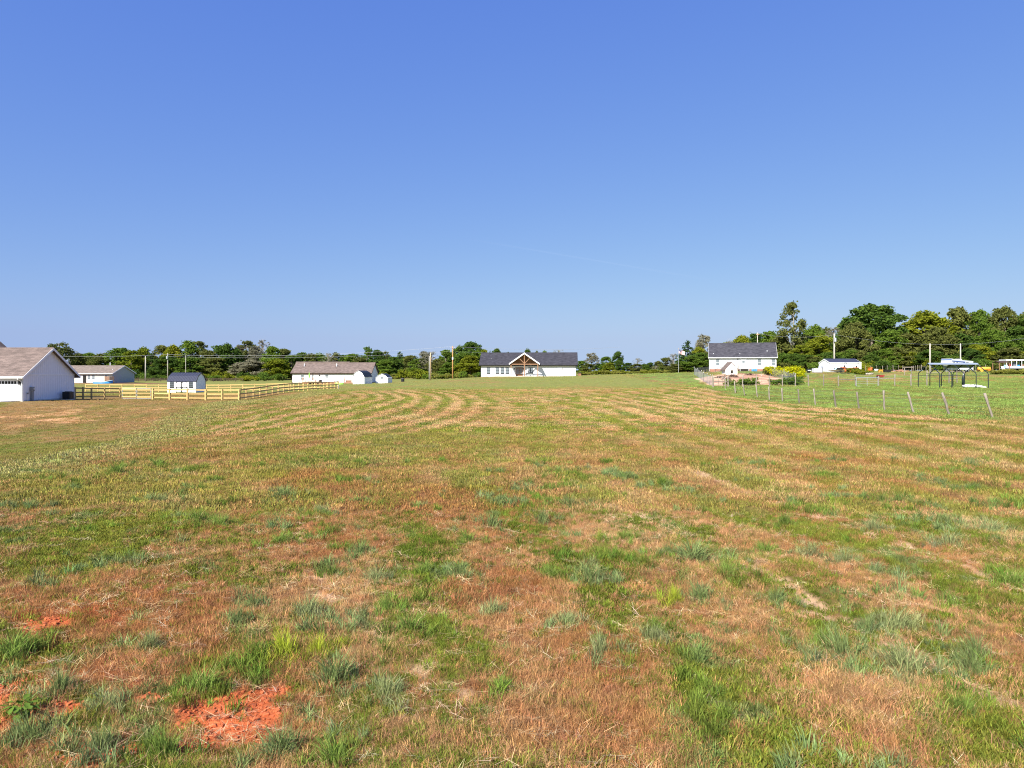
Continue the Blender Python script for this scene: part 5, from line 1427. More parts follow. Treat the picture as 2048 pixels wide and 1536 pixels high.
_, pF = pole('utility_pole', 'thick white-grey pole with transformer behind the white metal shed', 1668.5, 168, 667, .19, 'pole_gray', can=1.1)
pole('timber_post', 'tall timber post standing left behind the carport frame', 1860, 122, 687, .13, 'pole_gray', cat='post')
pole('timber_post', 'tall timber post standing behind the camper roof', 1921, 152, 687, .13, 'pole_gray', cat='post')

def wire(label, a, b, sag, rad=.025, group='overhead wires'):
    a, b = np.array(a), np.array(b)
    pts = []
    for k in range(25):
        s = k / 24
        p = a * (1 - s) + b * s
        p[2] -= sag * 4 * s * (1 - s)
        pts.append(tuple(p))
    o = MB().tube(pts, rad, 4, False).build('overhead_wire', M['wire'])
    return tag(o, label, 'wire', group)
def at(px, py, Y):
    return (X(px, Y), Y, CZ + (HY - py) * Y / F)
wire('overhead wire sagging from the tall brown pole towards the left trees', at(905.3, 693, 205), at(335.5, 709, 223.8), 1.3, .024, None)
wire('overhead wire running left from the transformer pole across the trees', at(335.5, 709, 223.8), at(60, 711, 230), .5, .02, None)
wire('lower overhead wire slung between the brown pole and transformer pole', at(905.3, 703, 205), at(335.5, 713, 223.8), 1.0, .016, None)
wire('overhead wire running right from the tall brown pole above the dark roof', at(905.3, 693, 205), at(1240, 694, 260), .9, .024, None)
wire('lower overhead wire above the dark-roofed central house', at(905.3, 703.5, 205), at(1130, 704, 250), .3, .014, None)
wire('overhead wire between the two poles behind the slate-roofed house', at(1515, 667, 186), at(1668.5, 669, 168), .8, .014, None)
wire('overhead wire running right from the thick pole before the wood', at(1668.5, 669, 168), at(2100, 668, 178), 2.5, .013, None)

# ------------------------------------------------------------------ flag
fxp, fY = X(1357, 172), 172.0
fz = gz(fxp, fY)
fh = CZ + (HY - 697) * fY / F - fz
t = thing('flagpole', 'slim flagpole before the conical evergreen tree', 'flagpole', (fxp, fY, fz))
MB().tube([(0, 0, -.3), (0, 0, fh)], [.06, .035], 7).build('shaft', M['galv'], t)
MB().tube([(0, 0, fh - .02), (0, 0, fh + .05), (0, 0, fh + .12)], [.03, .08, .02], 8).build('finial', M['yellowp'], t)
tf = thing('flag', 'waving red and white striped flag with blue canton on the flagpole', 'flag', (fxp + .04, fY, fz + fh - .2))
FW, FH, NS = 1.55, .95, 13
def flag_pt(u, v):
    return (u * FW * .92, -.08 - .16 * math.sin(u * 7 + v), -v * FH - .55 * u * FW * .62 + .05 * math.sin(u * 9))
for k in range(NS):
    m = MB(); n = 10
    u0 = .42 if k < 7 else 0
    pts = []
    for i in range(n + 1):
        u = u0 + (1 - u0) * i / n
        pts += [flag_pt(u, k / NS), flag_pt(u, (k + 1) / NS)]
    m.poly(pts, [(2 * i, 2 * i + 2, 2 * i + 3, 2 * i + 1) for i in range(n)])
    o = m.build('stripe', M['red_stripe'] if k % 2 == 0 else M['canvas'], tf)
m = MB(); pts = []
for i in range(6):
    u = .42 * i / 5
    pts += [flag_pt(u, 0), flag_pt(u, 7 / NS)]
m.poly(pts, [(2 * i, 2 * i + 2, 2 * i + 3, 2 * i + 1) for i in range(5)])
can_ = m.build('canton', M['navy'], tf)
m = MB()
for r in range(5):
    for c in range(6):
        p = np.array(flag_pt(.03 + c * .068, (.045 + r * .105)))
        p[1] -= .012
        m.poly([p + np.array((0, 0, .022)), p + np.array((.02, 0, -.016)), p + np.array((-.02, 0, -.016))], [(0, 1, 2)])
m.build('star', M['canvas'], can_, kind='stuff')

# ------------------------------------------------------------------ right pasture fences
def stake_mesh(h, r, seed):
    q = np.random.default_rng(seed)
    path = [(q.normal(0, .012), q.normal(0, .012), -.35 + (h + .35) * k / 5) for k in range(6)]
    return MB().tube(path, [r * q.uniform(.85, 1.15) for _ in range(6)], 7).mesh('post', M['gray_wood'], True)
t = thing('wire_fence', 'leaning wooden post and wire fence between hayfield and pasture', 'fence', (24, 35.5, gs(24, 35.5)))
ox, oy, oz = t.location
tops = []
for k in range(15):
    y = 35.5 + 3.42 * k
    if k == 14:
        y = 84.5
    x = 24 + random.uniform(-.08, .08)
    h = random.uniform(1.18, 1.32) if k else 1.3
    lean = (-.30 if k < 2 else -.26 if k == 2 else random.uniform(-.16, -.05)) if k < 13 else -.04
    share('post', stake_mesh(h, random.uniform(.052, .066), 40 + k).copy() if False else stake_mesh(h, random.uniform(.052, .066), 40 + k), t, (x - ox, y - oy, gs(x, y) - oz), (random.uniform(-.06, .06), lean, 0))
    tops.append((x + math.sin(lean) * 1.1 - ox, y - oy, gs(x, y) - oz, lean, x - ox))
for f_ in (.25, .5, .75, .97):
    path = [(p[4] + math.sin(p[3]) * 1.15 * f_ + .075, p[1], p[2] + 1.15 * f_ * math.cos(p[3])) for p in tops]
    MB().tube(path, .003, 4, False).build('wire_strand', M['mesh_wire'], t)

def wood_fence(label, pxs, Y, rails=(), h=1.3, wires=(.3, .6, .9, 1.15), r=.07, name='wire_fence', mesh=None, m='gray_wood'):
    pts = [(X(px, Y), Y) for px in pxs]
    t = thing(name, label, 'fence', (pts[0][0], Y, gs(*pts[0])))
    ox, oy, oz = t.location
    for i, (x, y) in enumerate(pts):
        share('post', stake_mesh(h * random.uniform(.92, 1.1), r * random.uniform(.85, 1.15), random.randrange(999)), t, (x - ox, 0, gs(x, y) - oz), (random.uniform(-.03, .03), random.uniform(-.04, .04), 0))
    for (pa, pb, hh) in rails:
        xa, xb = X(pa, Y), X(pb, Y)
        MB().tube([(xa - ox, -.06, gs(xa, Y) - oz + hh), (xb - ox, -.06, gs(xb, Y) - oz + hh)], .045, 6).build('brace_rail', M['gray_wood'], t)
    for hh in wires:
        MB().tube([(x - ox, -.07, gs(x, y) - oz + hh) for x, y in pts], .003, 4, False).build('wire_strand', M['mesh_wire'], t)
    return t
wood_fence('wooden post and wire fence before the garden plot, braced at its corner', [1425, 1456.5, 1485, 1512, 1539, 1565, 1591, 1617, 1647, 1677, 1711], 85.6, [(1425, 1456.5, .68), (1677, 1711, .85)], 1.42)
wood_fence('wooden post and wire fence right of the silver pasture gate', [1757, 1790, 1822, 1854], 85.6, [(1757, 1790, .95)], 1.38)
wood_fence('wooden post and rail fence standing behind the carport frame', [1853.5, 1898, 1914, 1927], 92, [(1898, 1914, .55), (1853.5, 1882, 1.35), (1890, 1925, 1.5)], 1.6, ())
wood_fence('short braced fence run before the pinkish brush pile', [1809, 1823.5], 118, [(1806, 1827, 1.3)], 1.35, (.4, .9))
wood_fence('far corral fence of thin posts along the wood edge', [1731, 1742, 1753.5, 1765.5, 1774.5, 1786.5, 1797, 1805.5, 1826.5, 1830.5, 1835.5, 1839.5, 1842.5, 1852, 1862], 156, [(1805.5, 1827, 1.0), (1842.5, 1861, 1.15)], 1.35, (.4, .8, 1.1), .05)
wood_fence('far fence of thin posts behind the amber tank trailer', [1888, 1896, 1947, 1952, 1960, 1971], 158, (), 1.4, (.5, 1.0), .05)

# silver pasture gate
xa, xb = X(1712.5, 85.4), X(1756, 85.4)
t = thing('pasture_gate', 'silver tube gate hung in the pasture fence', 'gate', (xa, 85.4, gs((xa + xb) / 2, 85.4) + .06))
gw = xb - xa
m = MB(); m.tube([(0, 0, 0), (0, 0, 1.05)], .03, 7); m.tube([(gw, 0, 0), (gw, 0, 1.05)], .03, 7); m.tube([(0, 0, 0), (gw, 0, 0)], .03, 7); m.tube([(0, 0, 1.05), (gw, 0, 1.05)], .03, 7)
m.build('gate_frame', M['galv'], t)
for hh in (.35, .6, .85):
    MB().tube([(0, 0, hh), (gw, 0, hh)], .014, 6).build('bar', M['galv'], t)
MB().tube([(gw / 2, 0, 0), (gw / 2, 0, 1.05)], .022, 6).build('upright', M['galv'], t)
for hh in (.2, .9):
    MB().tube([(-.12, 0, hh), (.02, 0, hh)], .02, 5).build('hinge', M['steelgray'], t)

# garden wire fence on steel T-posts
tp = MB().box(-.02, .02, -.02, .02, -.3, 1.45).mesh('steel_post', M['frame_green'])
tip = MB().box(-.026, .026, -.026, .026, 1.36, 1.5).mesh('post_tip', M['plastic_white'])
def tpost_fence(label, pts, hw=1.25):
    t = thing('garden_fence', label, 'fence', (pts[0][0], pts[0][1], gs(*pts[0])))
    ox, oy, oz = t.location
    for (x, y) in pts:
        p = share('steel_post', tp, t, (x - ox, y - oy, gs(x, y) - oz), (random.uniform(-.04, .04), random.uniform(-.05, .05), 0))
        share('post_tip', tip, p)
    m = MB()
    for i in range(len(pts) - 1):
        a, b = np.array(pts[i]), np.array(pts[i + 1])
        L = np.linalg.norm(b - a)
        P = lambda s, h: (a[0] + (b[0] - a[0]) * s - ox, a[1] + (b[1] - a[1]) * s - oy, gs(*(a + (b - a) * s)) - oz + h)
        for k in range(9):
            m.tube([P(0, .05 + k * hw / 8), P(1, .05 + k * hw / 8)], .0055, 3, False)
        for k in range(int(L / .22)):
            s = (k + .5) / int(L / .22)
            m.tube([P(s, .05), P(s, .05 + hw)], .0055, 3, False)
    m.build('wire_mesh', M['mesh_wire'], t, kind='stuff')
    return t
g1 = [(X(px, Yq), Yq) for px, Yq in ((1388.5, 128), (1396, 121), (1402, 115), (1407.5, 110), (1414, 105), (1419.5, 100), (1425, 96))]
tpost_fence('grey wire fence on steel posts along the left of the bare plot', g1)
g2 = [(X(px, Yq), Yq) for px, Yq in ((1540, 122), (1549, 117), (1567, 111), (1575.5, 104), (1588, 98), (1590, 93))]
tpost_fence('grey wire fence on steel posts before the goldenrod clumps', g2)
g3 = [(X(px, Yq), Yq) for px, Yq in ((1388.5, 128), (1420, 134), (1450, 137), (1480, 137), (1510, 134), (1540, 129))]
tpost_fence('grey wire fence on steel posts behind the little white coop', g3)

# bean poles standing in the plot
for k, (px, Yq, hh) in enumerate(((1437, 101, 1.2), (1444.5, 101, 1.2), (1449.5, 100, 1.1), (1523.5, 98, 1.6), (1451, 92, 1.5), (1446, 95, 1.4))):
    x = X(px, Yq)
    t = thing('garden_stake', 'thin wooden stake standing in the bare garden plot', 'stake', (x, Yq, gs(x, Yq)), 0, 'stakes in the bare garden plot')
    MB().tube([(0, 0, -.2), (.01, 0, hh * .5), (0, .01, hh)], [.03, .028, .024], 6).build('stake', M['gray_wood'], t)
    MB().tube([(0, 0, hh * .72), (0, 0, hh * .76)], .036, 6).build('twine', M['canvas'], t)
q = np.random.default_rng(77)
for k, (px, Yq, s) in enumerate(((1462, 121, 1.6), (1468, 118, 1.2), (1440, 117, 1.4), (1500, 124, 1.3), (1455, 113, .9))):
    x = X(px, Yq)
    t = thing('brush_heap', 'dark heap of dead brush lying on the bare garden plot', 'brush heap', (x, Yq, gs(x, Yq)), 0, 'brush heaps on the bare garden plot')
    m = MB()
    for j in range(60):
        a = q.uniform(0, 6.28); r_ = abs(q.normal(0, .5)) * s
        p0 = np.array((r_ * math.cos(a), r_ * math.sin(a) * .7, q.uniform(0, .35) * max(.2, 1 - r_ / s)))
        m.tube([p0, p0 + q.normal(0, .35, 3) * np.array((1, .8, .35)) + np.array((0, 0, .08))], [.03, .012], 4)
    m.build('twig', M['dark_wood'], t, kind='stuff')

# white coop
Yq = 128.0
x = X(1462.5, Yq)
w = (1474.5 - 1450.7) * Yq / F
t = thing('chicken_coop', 'little white gabled coop with brown roof in the garden plot', 'coop', (x, Yq, gs(x, Yq)))
MB().prism_y([(-w / 2, -.15), (w / 2, -.15), (w / 2, .98), (0, 2.18), (-w / 2, .98)], 0, 2.2).build('wall', M['white'], t)
sl = 1.2 / (w / 2)
MB().prism_y([(w / 2 + .28, .98 - sl * .28), (0, 2.19), (-w / 2 - .28, .98 - sl * .28), (-w / 2 - .28, 1.06 - sl * .28), (0, 2.27), (w / 2 + .28, 1.06 - sl * .28)], -.12, 2.4).build('roof', M['roof_brown'], t)
MB().box(-w / 2, w / 2, -.02, -.002, .95, 1.03).build('trim_band', M['trim'], t)
d_ = MB().box(-.08, .30, -.015, -.003, .18, .75).build('doorway_dark_panel', M['dark'], t)  # dark sheet on the solid wall paints the unlit inside of the coop
m = MB(); m.box(-.15, -.082, -.04, -.003, .1, .83); m.box(.302, .37, -.04, -.003, .1, .83); m.box(-.08, .3, -.04, -.003, .752, .83); m.build('door_frame', M['cream'], d_)
for s in (-1, 1):
    MB().box(s * w / 2 - .05, s * w / 2 + .05, -.03, -.003, 0, .93).build('corner_board', M['cream'], t)

# ------------------------------------------------------------------ carport frame
cx0, cyb, cyf, n5 = 45.75, 80.0, 76.0, 5
step = 1.30
cb = gs(48.2, 78)
t = thing('carport', 'dark steel carport frame with a partly sheeted roof', 'carport', (cx0 + 2 * step, (cyb + cyf) / 2, cb))
hwid = (cyb - cyf) / 2
for k in range(n5):
    xx = (k - 2) * step
    zf_, zb_ = gs(cx0 + k * step, cyf) - cb, gs(cx0 + k * step, cyb) - cb
    MB().tube([(xx, -hwid, zf_ - .1), (xx, -hwid, 1.46), (xx, -hwid + .10, 1.62), (xx, -.04, 2.62), (xx, .04, 2.62), (xx, hwid - .10, 1.62), (xx, hwid, 1.46), (xx, hwid, zb_ - .1)], .046, 6).build('arch', M['frame_green'], t)
for yy, zz in ((-hwid, 1.3), (hwid, 1.3)):
    MB().tube([(-2 * step, yy, zz), (2 * step, yy, zz)], .025, 6).build('side_rail', M['frame_green'], t)
MB().tube([(-2 * step, 0, 2.6), (2 * step, 0, 2.6)], .025, 6).build('ridge_rail', M['frame_green'], t)
sl = 1.0 / (hwid - .14)
def roof_sheet(x0, x1, y0, y1, m1, nm):
    zz = lambda y: 2.68 - abs(y) * sl
    MB().poly([(x0, y0, zz(y0)), (x1, y0, zz(y0)), (x1, y1, zz(y1)), (x0, y1, zz(y1)), (x0, y0, zz(y0) + .03), (x1, y0, zz(y0) + .03), (x1, y1, zz(y1) + .03), (x0, y1, zz(y1) + .03)],
              [(0, 3, 2, 1), (4, 5, 6, 7), (0, 1, 5, 4), (1, 2, 6, 5), (2, 3, 7, 6), (3, 0, 4, 7)]).build(nm, M[m1], t)
for k in range(6):
    a = -2 * step - .12 + k * (4 * step + .24) / 6
    roof_sheet(a + .004, a + (4 * step + .24) / 6 - .004, -.30, 0, 'sheet', 'roof_sheet')
for k in range(3):
    a = -.2 * step + k * .98
    roof_sheet(a + .004, a + .972, .003, .95, 'sheet_under', 'roof_sheet')
for k in range(3):
    a = -2 * step - .1 + k * .78
    roof_sheet(a + .004, a + .772, .003, .3, 'sheet_under', 'roof_sheet')
tx = X(1946, 77.5)
t = thing('rolled_tarp', 'long white tarp roll lying on grass under the carport', 'tarp', (tx, 77.6, gs(tx, 77.6)))
path = [(-1.0, .1, .16), (-.6, .05, .19), (-.2, 0, .17), (.2, -.05, .19), (.6, -.2, .15), (.95, -.4, .10), (1.2, -.55, .05)]
MB().tube(path, [.15, .18, .17, .18, .15, .11, .05], 10).build('roll', M['canvas'], t, True)
MB().tube([(-.62, .05, .19), (-.58, .05, .19)], .19, 10).build('strap', M['steelgray'], t)
bx_ = X(1926.5, 81)
t = thing('gas_cylinder', 'dark upright cylinder beside the white tarp under the carport', 'cylinder', (bx_, 81, gs(bx_, 81)))
MB().tube([(0, 0, -.05), (0, 0, 1.0), (0, 0, 1.2), (0, 0, 1.3)], [.15, .15, .08, .05], 10).build('body', M['frame_green'], t, True)
MB().tube([(0, 0, 1.28), (0, 0, 1.5)], [.04, .03], 8).build('valve', M['plastic_white'], t)

# ------------------------------------------------------------------ camper, trailers, tractors and clutter
Yq = 140.0
x = X(1916, Yq)
t = thing('camper', 'white and blue fifth-wheel camper behind the carport', 'camper', (x, Yq, gs(x, Yq)), R(28))
t.scale = (.92, .92, .86)
prof = [(-1.6, .55), (3.6, .55), (3.6, 2.55), (-.2, 2.75), (-4.0, 3.05), (-4.2, 2.2), (-3.6, 1.45), (-1.6, 1.40)]
MB().prism_y(prof, -1.15, 1.15).build('body', M['plastic_white'], t)
MB().prism_y([(-4.12, 2.45), (-4.2, 2.65), (.6, 2.42), (.6, 2.15)], -1.18, -1.152).build('blue_band', M['rvblue'], t)
MB().prism_y([(-3.2, 1.48), (-1.6, 1.45), (3.58, 1.1), (3.58, 1.3), (-1.6, 1.7)], -1.18, -1.152).build('blue_band', M['rvblue'], t)
MB().box(-4.19, -4.12, -1.1, 1.1, 2.75, 2.95).build('blue_band', M['rvblue'], t)
for a, b in ((-3.7, -3.2), (-2.6, -2.1), (.9, 1.8)):
    MB().box(a, b, -1.19, -1.181, 1.85, 2.3).build('window', M['glass'], t)
MB().box(-1.0, -.35, -1.185, -1.152, .6, 2.2).build('door', M['plastic_white'], t)
MB().box(-.4, .7, -.4, .4, 2.72, 3.05).build('roof_unit', M['plastic_white'], t)
for xx in (1.0, 1.9):
    for s in (-1.0, 1.0):
        wh = MB().disc((xx, s, .36), (0, 1, 0), .36, .22, 14).build('wheel', M['rubber'], t)
        MB().disc((xx, s - .12 * (1 if s < 0 else -1), .36), (0, 1, 0), .2, .04, 12).build('rim', M['galv'], wh)
for s in (-.6, .6):
    MB().tube([(-3.2, s, -.05), (-3.2, s, 1.45)], .05, 6).build('jack_leg', M['steelgray'], t)
Yq = 150.0
x = X(2006, Yq)
t = thing('livestock_trailer', 'white slatted stock trailer with open sides at the wood edge', 'trailer', (x, Yq, gs(x, Yq) ))
L = 8.5
MB().box(0, L, -1.1, 1.1, .45, .6).build('floor', M['steelgray'], t)
MB().prism_x([(-1.15, 2.15), (1.15, 2.15), (1.05, 2.38), (-1.05, 2.38)], -.1, L).build('roof', M['plastic_white'], t)
for k in range(9):
    xx = k * L / 8
    MB().box(xx - .05, xx + .05, -1.12, -1.04, .6, 2.15).build('upright', M['plastic_white'], t)
    MB().box(xx - .05, xx + .05, 1.04, 1.12, .6, 2.15).build('upright', M['plastic_white'], t)
MB().box(0, L, -1.14, -1.125, .6, .95).build('side_panel', M['plastic_white'], t)
MB().box(4.6, L, -1.15, -1.127, .6, 2.15).build('side_panel', M['white'], t)
MB().box(4.9, 6.0, -1.17, -1.152, 1.35, 1.95).build('window', M['glass'], t)
for k in range(5):
    MB().box(.3 + k * .85, .8 + k * .85, -.3, .2, .6, 1.25 + .25 * (k % 3)).build('load', M[['bluel', 'red', 'steelgray', 'bluep', 'brown_wood'][k]], t)
for xx in (4.0, 5.0):
    MB().disc((xx, -1.0, .36), (0, 1, 0), .36, .22, 14).build('wheel', M['rubber'], t)
    MB().disc((xx, 1.0, .36), (0, 1, 0), .36, .22, 14).build('wheel', M['rubber'], t)
x = X(2002, 144)
t = thing('canopy_frame', 'dark canopy on thin posts beside the white stock trailer', 'canopy', (x, 144, gs(x, 144)))
MB().prism_x([(-1.1, 1.75), (0, 2.05), (1.1, 1.75), (1.1, 1.82), (0, 2.12), (-1.1, 1.82)], -1.1, 1.1).build('canopy_top', M['dark_wood'], t)
for a in (-1, 1):
    for b in (-1, 1):
        MB().box(a - .05, a + .05, b - .05, b + .05, -.1, 1.8).build('post', M['brown_wood'], t)
x = X(2010, 138)
t = thing('garden_chair', 'white folding chair lying open before the stock trailer', 'chair', (x, 138, gs(x, 138)), .4)
MB().box(-.4, .4, -.3, .3, .42, .47).build('seat', M['plastic_white'], t)
MB().poly([(-.4, .25, .45), (.4, .25, .45), (.4, .5, 1.1), (-.4, .5, 1.1), (-.4, .3, .45), (.4, .3, .45), (.4, .55, 1.1), (-.4, .55, 1.1)], [(0, 1, 2, 3), (7, 6, 5, 4), (0, 4, 5, 1), (1, 5, 6, 2), (2, 6, 7, 3), (3, 7, 4, 0)]).build('backrest', M['plastic_white'], t)
for a in (-.35, .35):
    for b in (-.45, .45):
        MB().tube([(a, b, -.05), (a, -b * .3, .45)], .03, 5).build('leg', M['plastic_white'], t)
x = X(1968, 142)
t = thing('tank_trailer', 'amber and rust tank trailer in the grass behind the carport', 'trailer', (x, 142, gs(x, 142)))
MB().tube([(-1.25, 0, .62), (-1.15, 0, .62), (1.15, 0, .62), (1.3, 0, .62)], [.2, .36, .36, .2], 12).build('tank', M['yellowp'], t, True)
MB().box(-1.4, 1.5, -.06, .06, .2, .3).build('drawbar', M['dark_wood'], t)
for s in (-.5, .5):
    MB().disc((.75, s, .28), (0, 1, 0), .3, .16, 12).build('wheel', M['orange'], t)
    MB().disc((-.8, s, .28), (0, 1, 0), .3, .16, 12).build('wheel', M['yellowp'], t)

def tractor(label, px, Yq, s, body, flip=1, loader=True, hood='black'):
    x = X(px, Yq)
    t = thing('tractor', label, 'tractor', (x, Yq, gs(x, Yq)), 0 if flip > 0 else math.pi)
    for yy in (-.5, .5):
        w_ = MB().disc((.55 * s, yy * s, .5 * s), (0, 1, 0), .5 * s, .26 * s, 16).build('wheel', M['rubber'], t)
        MB().disc((.55 * s, (yy + .14 * (1 if yy > 0 else -1)) * s, .5 * s), (0, 1, 0), .29 * s, .05 * s, 12).build('rim', M[body], w_)
        w_ = MB().disc((-.75 * s, yy * .9 * s, .32 * s), (0, 1, 0), .32 * s, .2 * s, 14).build('wheel', M['rubber'], t)
        MB().disc((-.75 * s, (yy * .9 + .11 * (1 if yy > 0 else -1)) * s, .32 * s), (0, 1, 0), .17 * s, .04 * s, 12).build('rim', M[body], w_)
        MB().prism_y([(.1 * s, .9 * s), (.35 * s, 1.08 * s), (.8 * s, 1.08 * s), (1.05 * s, .85 * s), (1.0 * s, .82 * s), (.78 * s, 1.02 * s), (.36 * s, 1.02 * s), (.14 * s, .86 * s)], (yy - .14) * s, (yy + .14) * s).build('fender', M[body], t)
    MB().prism_y([(-1.15 * s, .5 * s), (.2 * s, .5 * s), (.2 * s, 1.0 * s), (-.95 * s, .98 * s), (-1.15 * s, .85 * s)], -.27 * s, .27 * s).build('hood', M[hood], t)
    MB().box(-.9 * s, .7 * s, -.2 * s, .2 * s, .32 * s, .5 * s).build('chassis', M['black'], t)
    MB().prism_y([(.35 * s, .95 * s), (.75 * s, .95 * s), (.85 * s, 1.4 * s), (.75 * s, 1.42 * s), (.66 * s, 1.05 * s), (.35 * s, 1.02 * s)], -.22 * s, .22 * s).build('seat', M['black'], t)
    MB().disc((.12 * s, 0, 1.2 * s), (-.5, 0, .8), .18 * s, .03 * s, 12).build('steering_wheel', M['black'], t)
    MB().tube([(.95 * s, -.3 * s, .7 * s), (1.0 * s, -.3 * s, 1.9 * s), (1.0 * s, .3 * s, 1.9 * s), (.95 * s, .3 * s, .7 * s)], .04 * s, 6).build('roll_bar', M['black'], t)
    if loader:
        for yy in (-.36, .36):
            MB().tube([(-.2 * s, yy * s, .95 * s), (-1.1 * s, yy * s, .85 * s), (-1.6 * s, yy * s, .35 * s)], .05 * s, 6).build('loader_arm', M[body], t)
        MB().prism_y([(-1.55 * s, .05 * s), (-2.0 * s, .05 * s), (-1.65 * s, .12 * s), (-1.55 * s, .5 * s)], -.6 * s, .6 * s).build('bucket', M[body], t)
    return t
tractor('black compact tractor with orange wheel rims before the white metal shed', 1681, 140, 1.0, 'orange', 1, False)
tractor('orange tractor with front bucket at the white metal shed end', 1706, 141, .95, 'orange', 1, True)
x = X(1672, 136)
t = thing('boat_trailer', 'low white boat hull on a trailer before the white shed', 'boat', (x, 136, gs(x, 136)))
hull = []
for k in range(7):
    u = k / 6; ww = .62 * math.sin(math.pi * min(.5, .08 + u * .55)) 
    hull.append((-1.7 + 3.3 * u, ww))
pts = [(a, -b, .62) for a, b in hull] + [(a, b, .62) for a, b in hull] + [(a * .95, 0, .25) for a, b in hull]
fs = [(k, k + 1, 15 + k, 14 + k) for k in range(6)] + [(7 + k, 14 + k, 15 + k, 8 + k) for k in range(6)] + [(k, 7 + k, 8 + k, k + 1) for k in range(6)]
MB().poly(pts, fs).build('hull', M['plastic_white'], t)
MB().box(-2.2, 1.5, -.05, .05, .16, .24).build('trailer_beam', M['galv'], t)
for s in (-.7, .7):
    MB().disc((.6, s, .22), (0, 1, 0), .24, .14, 12).build('wheel', M['rubber'], t)
MB().poly([(-.2, -.4, .62), (-.2, .4, .62), (.1, .35, 1.05), (.1, -.35, 1.05)], [(0, 1, 2, 3)]).build('windscreen', M['bluel'], t)
x = X(1634, 136)
t = thing('water_tote', 'white plastic water tote in a cage on the grass', 'tote', (x, 136, gs(x, 136)))
MB().box(-.78, .78, -.5, .5, .12, .85).build('tank', M['plastic_white'], t)
c = MB()
for k in range(9):
    xx = -.8 + k * .2
    c.tube([(xx, -.52, .05), (xx, -.52, .9)], .014, 5)
for zz in (.2, .45, .7, .9):
    c.tube([(-.8, -.52, zz), (.8, -.52, zz)], .014, 5)
c.build('cage', M['galv'], t, kind='stuff')
MB().box(-.8, .8, -.52, .52, -.05, .11).build('pallet', M['gray_wood'], t)
x = X(1641, 141)
t = thing('silver_tank', 'rounded silver tank on its stand behind the white tote', 'tank', (x, 141, gs(x, 141)))
MB().tube([(-.45, 0, .9), (-.38, 0, .9), (.38, 0, .9), (.45, 0, .9)], [.1, .3, .3, .1], 12).build('shell', M['galv'], t, True)
for s in (-.3, .3):
    MB().box(s - .04, s + .04, -.25, .25, -.05, .7).build('stand', M['black'], t)
x = X(1617.5, 136)
t = thing('yard_cart', 'dark yard cart with a white stripe beside the water tote', 'cart', (x, 136, gs(x, 136)))
MB().poly([(-.25, -.25, .2), (.25, -.25, .2), (.25, .25, .2), (-.25, .25, .2), (-.36, -.36, .8), (.36, -.36, .8), (.36, .36, .8), (-.36, .36, .8)], [(0, 3, 2, 1), (0, 1, 5, 4), (1, 2, 6, 5), (2, 3, 7, 6), (3, 0, 4, 7), (4, 5, 6, 7)]).build('tub', M['frame_green'], t)
MB().box(-.33, .33, -.37, -.345, .42, .55).build('stripe', M['plastic_white'], t)
for s in (-.25, .25):
    MB().disc((0, s, .14), (0, 1, 0), .18, .08, 12).build('wheel', M['rubber'], t)
x = X(1692, 128)
t = thing('black_mat', 'black rubber mat lying on the pasture before the shed', 'mat', (x, 128, gs(x, 128)))
MB().poly([(-.8, -.4, .05), (.8, -.45, .04), (.78, .4, .13), (-.75, .45, .12), (-.8, -.4, -.03), (.8, -.45, -.03), (.78, .4, .02), (-.75, .45, .02)], [(0, 1, 2, 3), (7, 6, 5, 4), (0, 4, 5, 1), (1, 5, 6, 2), (2, 6, 7, 3), (3, 7, 4, 0)]).build('sheet', M['rubber'], t)
MB().box(-.5, .5, -.05, .05, .05, .11).build('fold', M['rubber'], t)
for k, (px, Yq) in enumerate(((1735, 122), (1740, 121.4), (1743, 122.4))):
    x = X(px, Yq)
    t = thing('cut_log', 'short pale cut log in the grass above the silver gate', 'log', (x, Yq, gs(x, Yq)), random.uniform(-.5, .5), 'cut logs above the silver gate')
    MB().tube([(-.32, 0, .16), (0, .02, .18), (.32, 0, .16)], [.17, .18, .16], 9).build('bark', M['bark_pale'], t, True)
    MB().disc((.33, 0, .16), (1, 0, 0), .145, .02, 9).build('cut_end', M['pole_tan'], t)
x = X(1761, 108)
t = thing('wheelbarrow', 'red wheelbarrow tipped in the grass behind the silver gate', 'wheelbarrow', (x, 108, gs(x, 108)), .3)
MB().poly([(-.3, -.25, .25), (.3, -.25, .22), (.3, .25, .22), (-.3, .25, .25), (-.5, -.36, .55), (.5, -.34, .48), (.5, .34, .48), (-.5, .36, .55)], [(0, 3, 2, 1), (0, 1, 5, 4), (1, 2, 6, 5), (2, 3, 7, 6), (3, 0, 4, 7)]).build('tray', M['red'], t)
for s in (-.2, .2):
    MB().tube([(-.55, s * .4, .18), (.3, s, .2), (1.0, s * 1.4, .38)], .025, 6).build('handle', M['gray_wood'], t)
MB().disc((-.6, 0, .18), (0, 1, 0), .2, .08, 12).build('wheel', M['rubber'], t)
x = X(1739, 160)
t = thing('orange_tank', 'square orange fuel tank beyond the far corral posts', 'tank', (x, 160, gs(x, 160)))
MB().box(-.42, .42, -.4, .4, .05, .98).build('tank', M['orange'], t)
MB().tube([(0, 0, .95), (0, 0, 1.1)], .09, 8).build('filler_cap', M['black'], t)
MB().box(-.45, .45, -.43, .43, -.08, .05).build('base', M['black'], t)
x = X(1752.5, 158)
t = thing('white_drum', 'white plastic drum lying beyond the far corral posts', 'drum', (x, 158, gs(x, 158)))
MB().tube([(-.42, 0, .28), (-.38, 0, .28), (.38, 0, .28), (.42, 0, .28)], [.2, .29, .29, .2], 12).build('drum', M['plastic_white'], t, True)
MB().disc((-.43, .1, .34), (1, 0, 0), .05, .04, 8).build('bung', M['bluep'], t)
x = X(1761, 140)
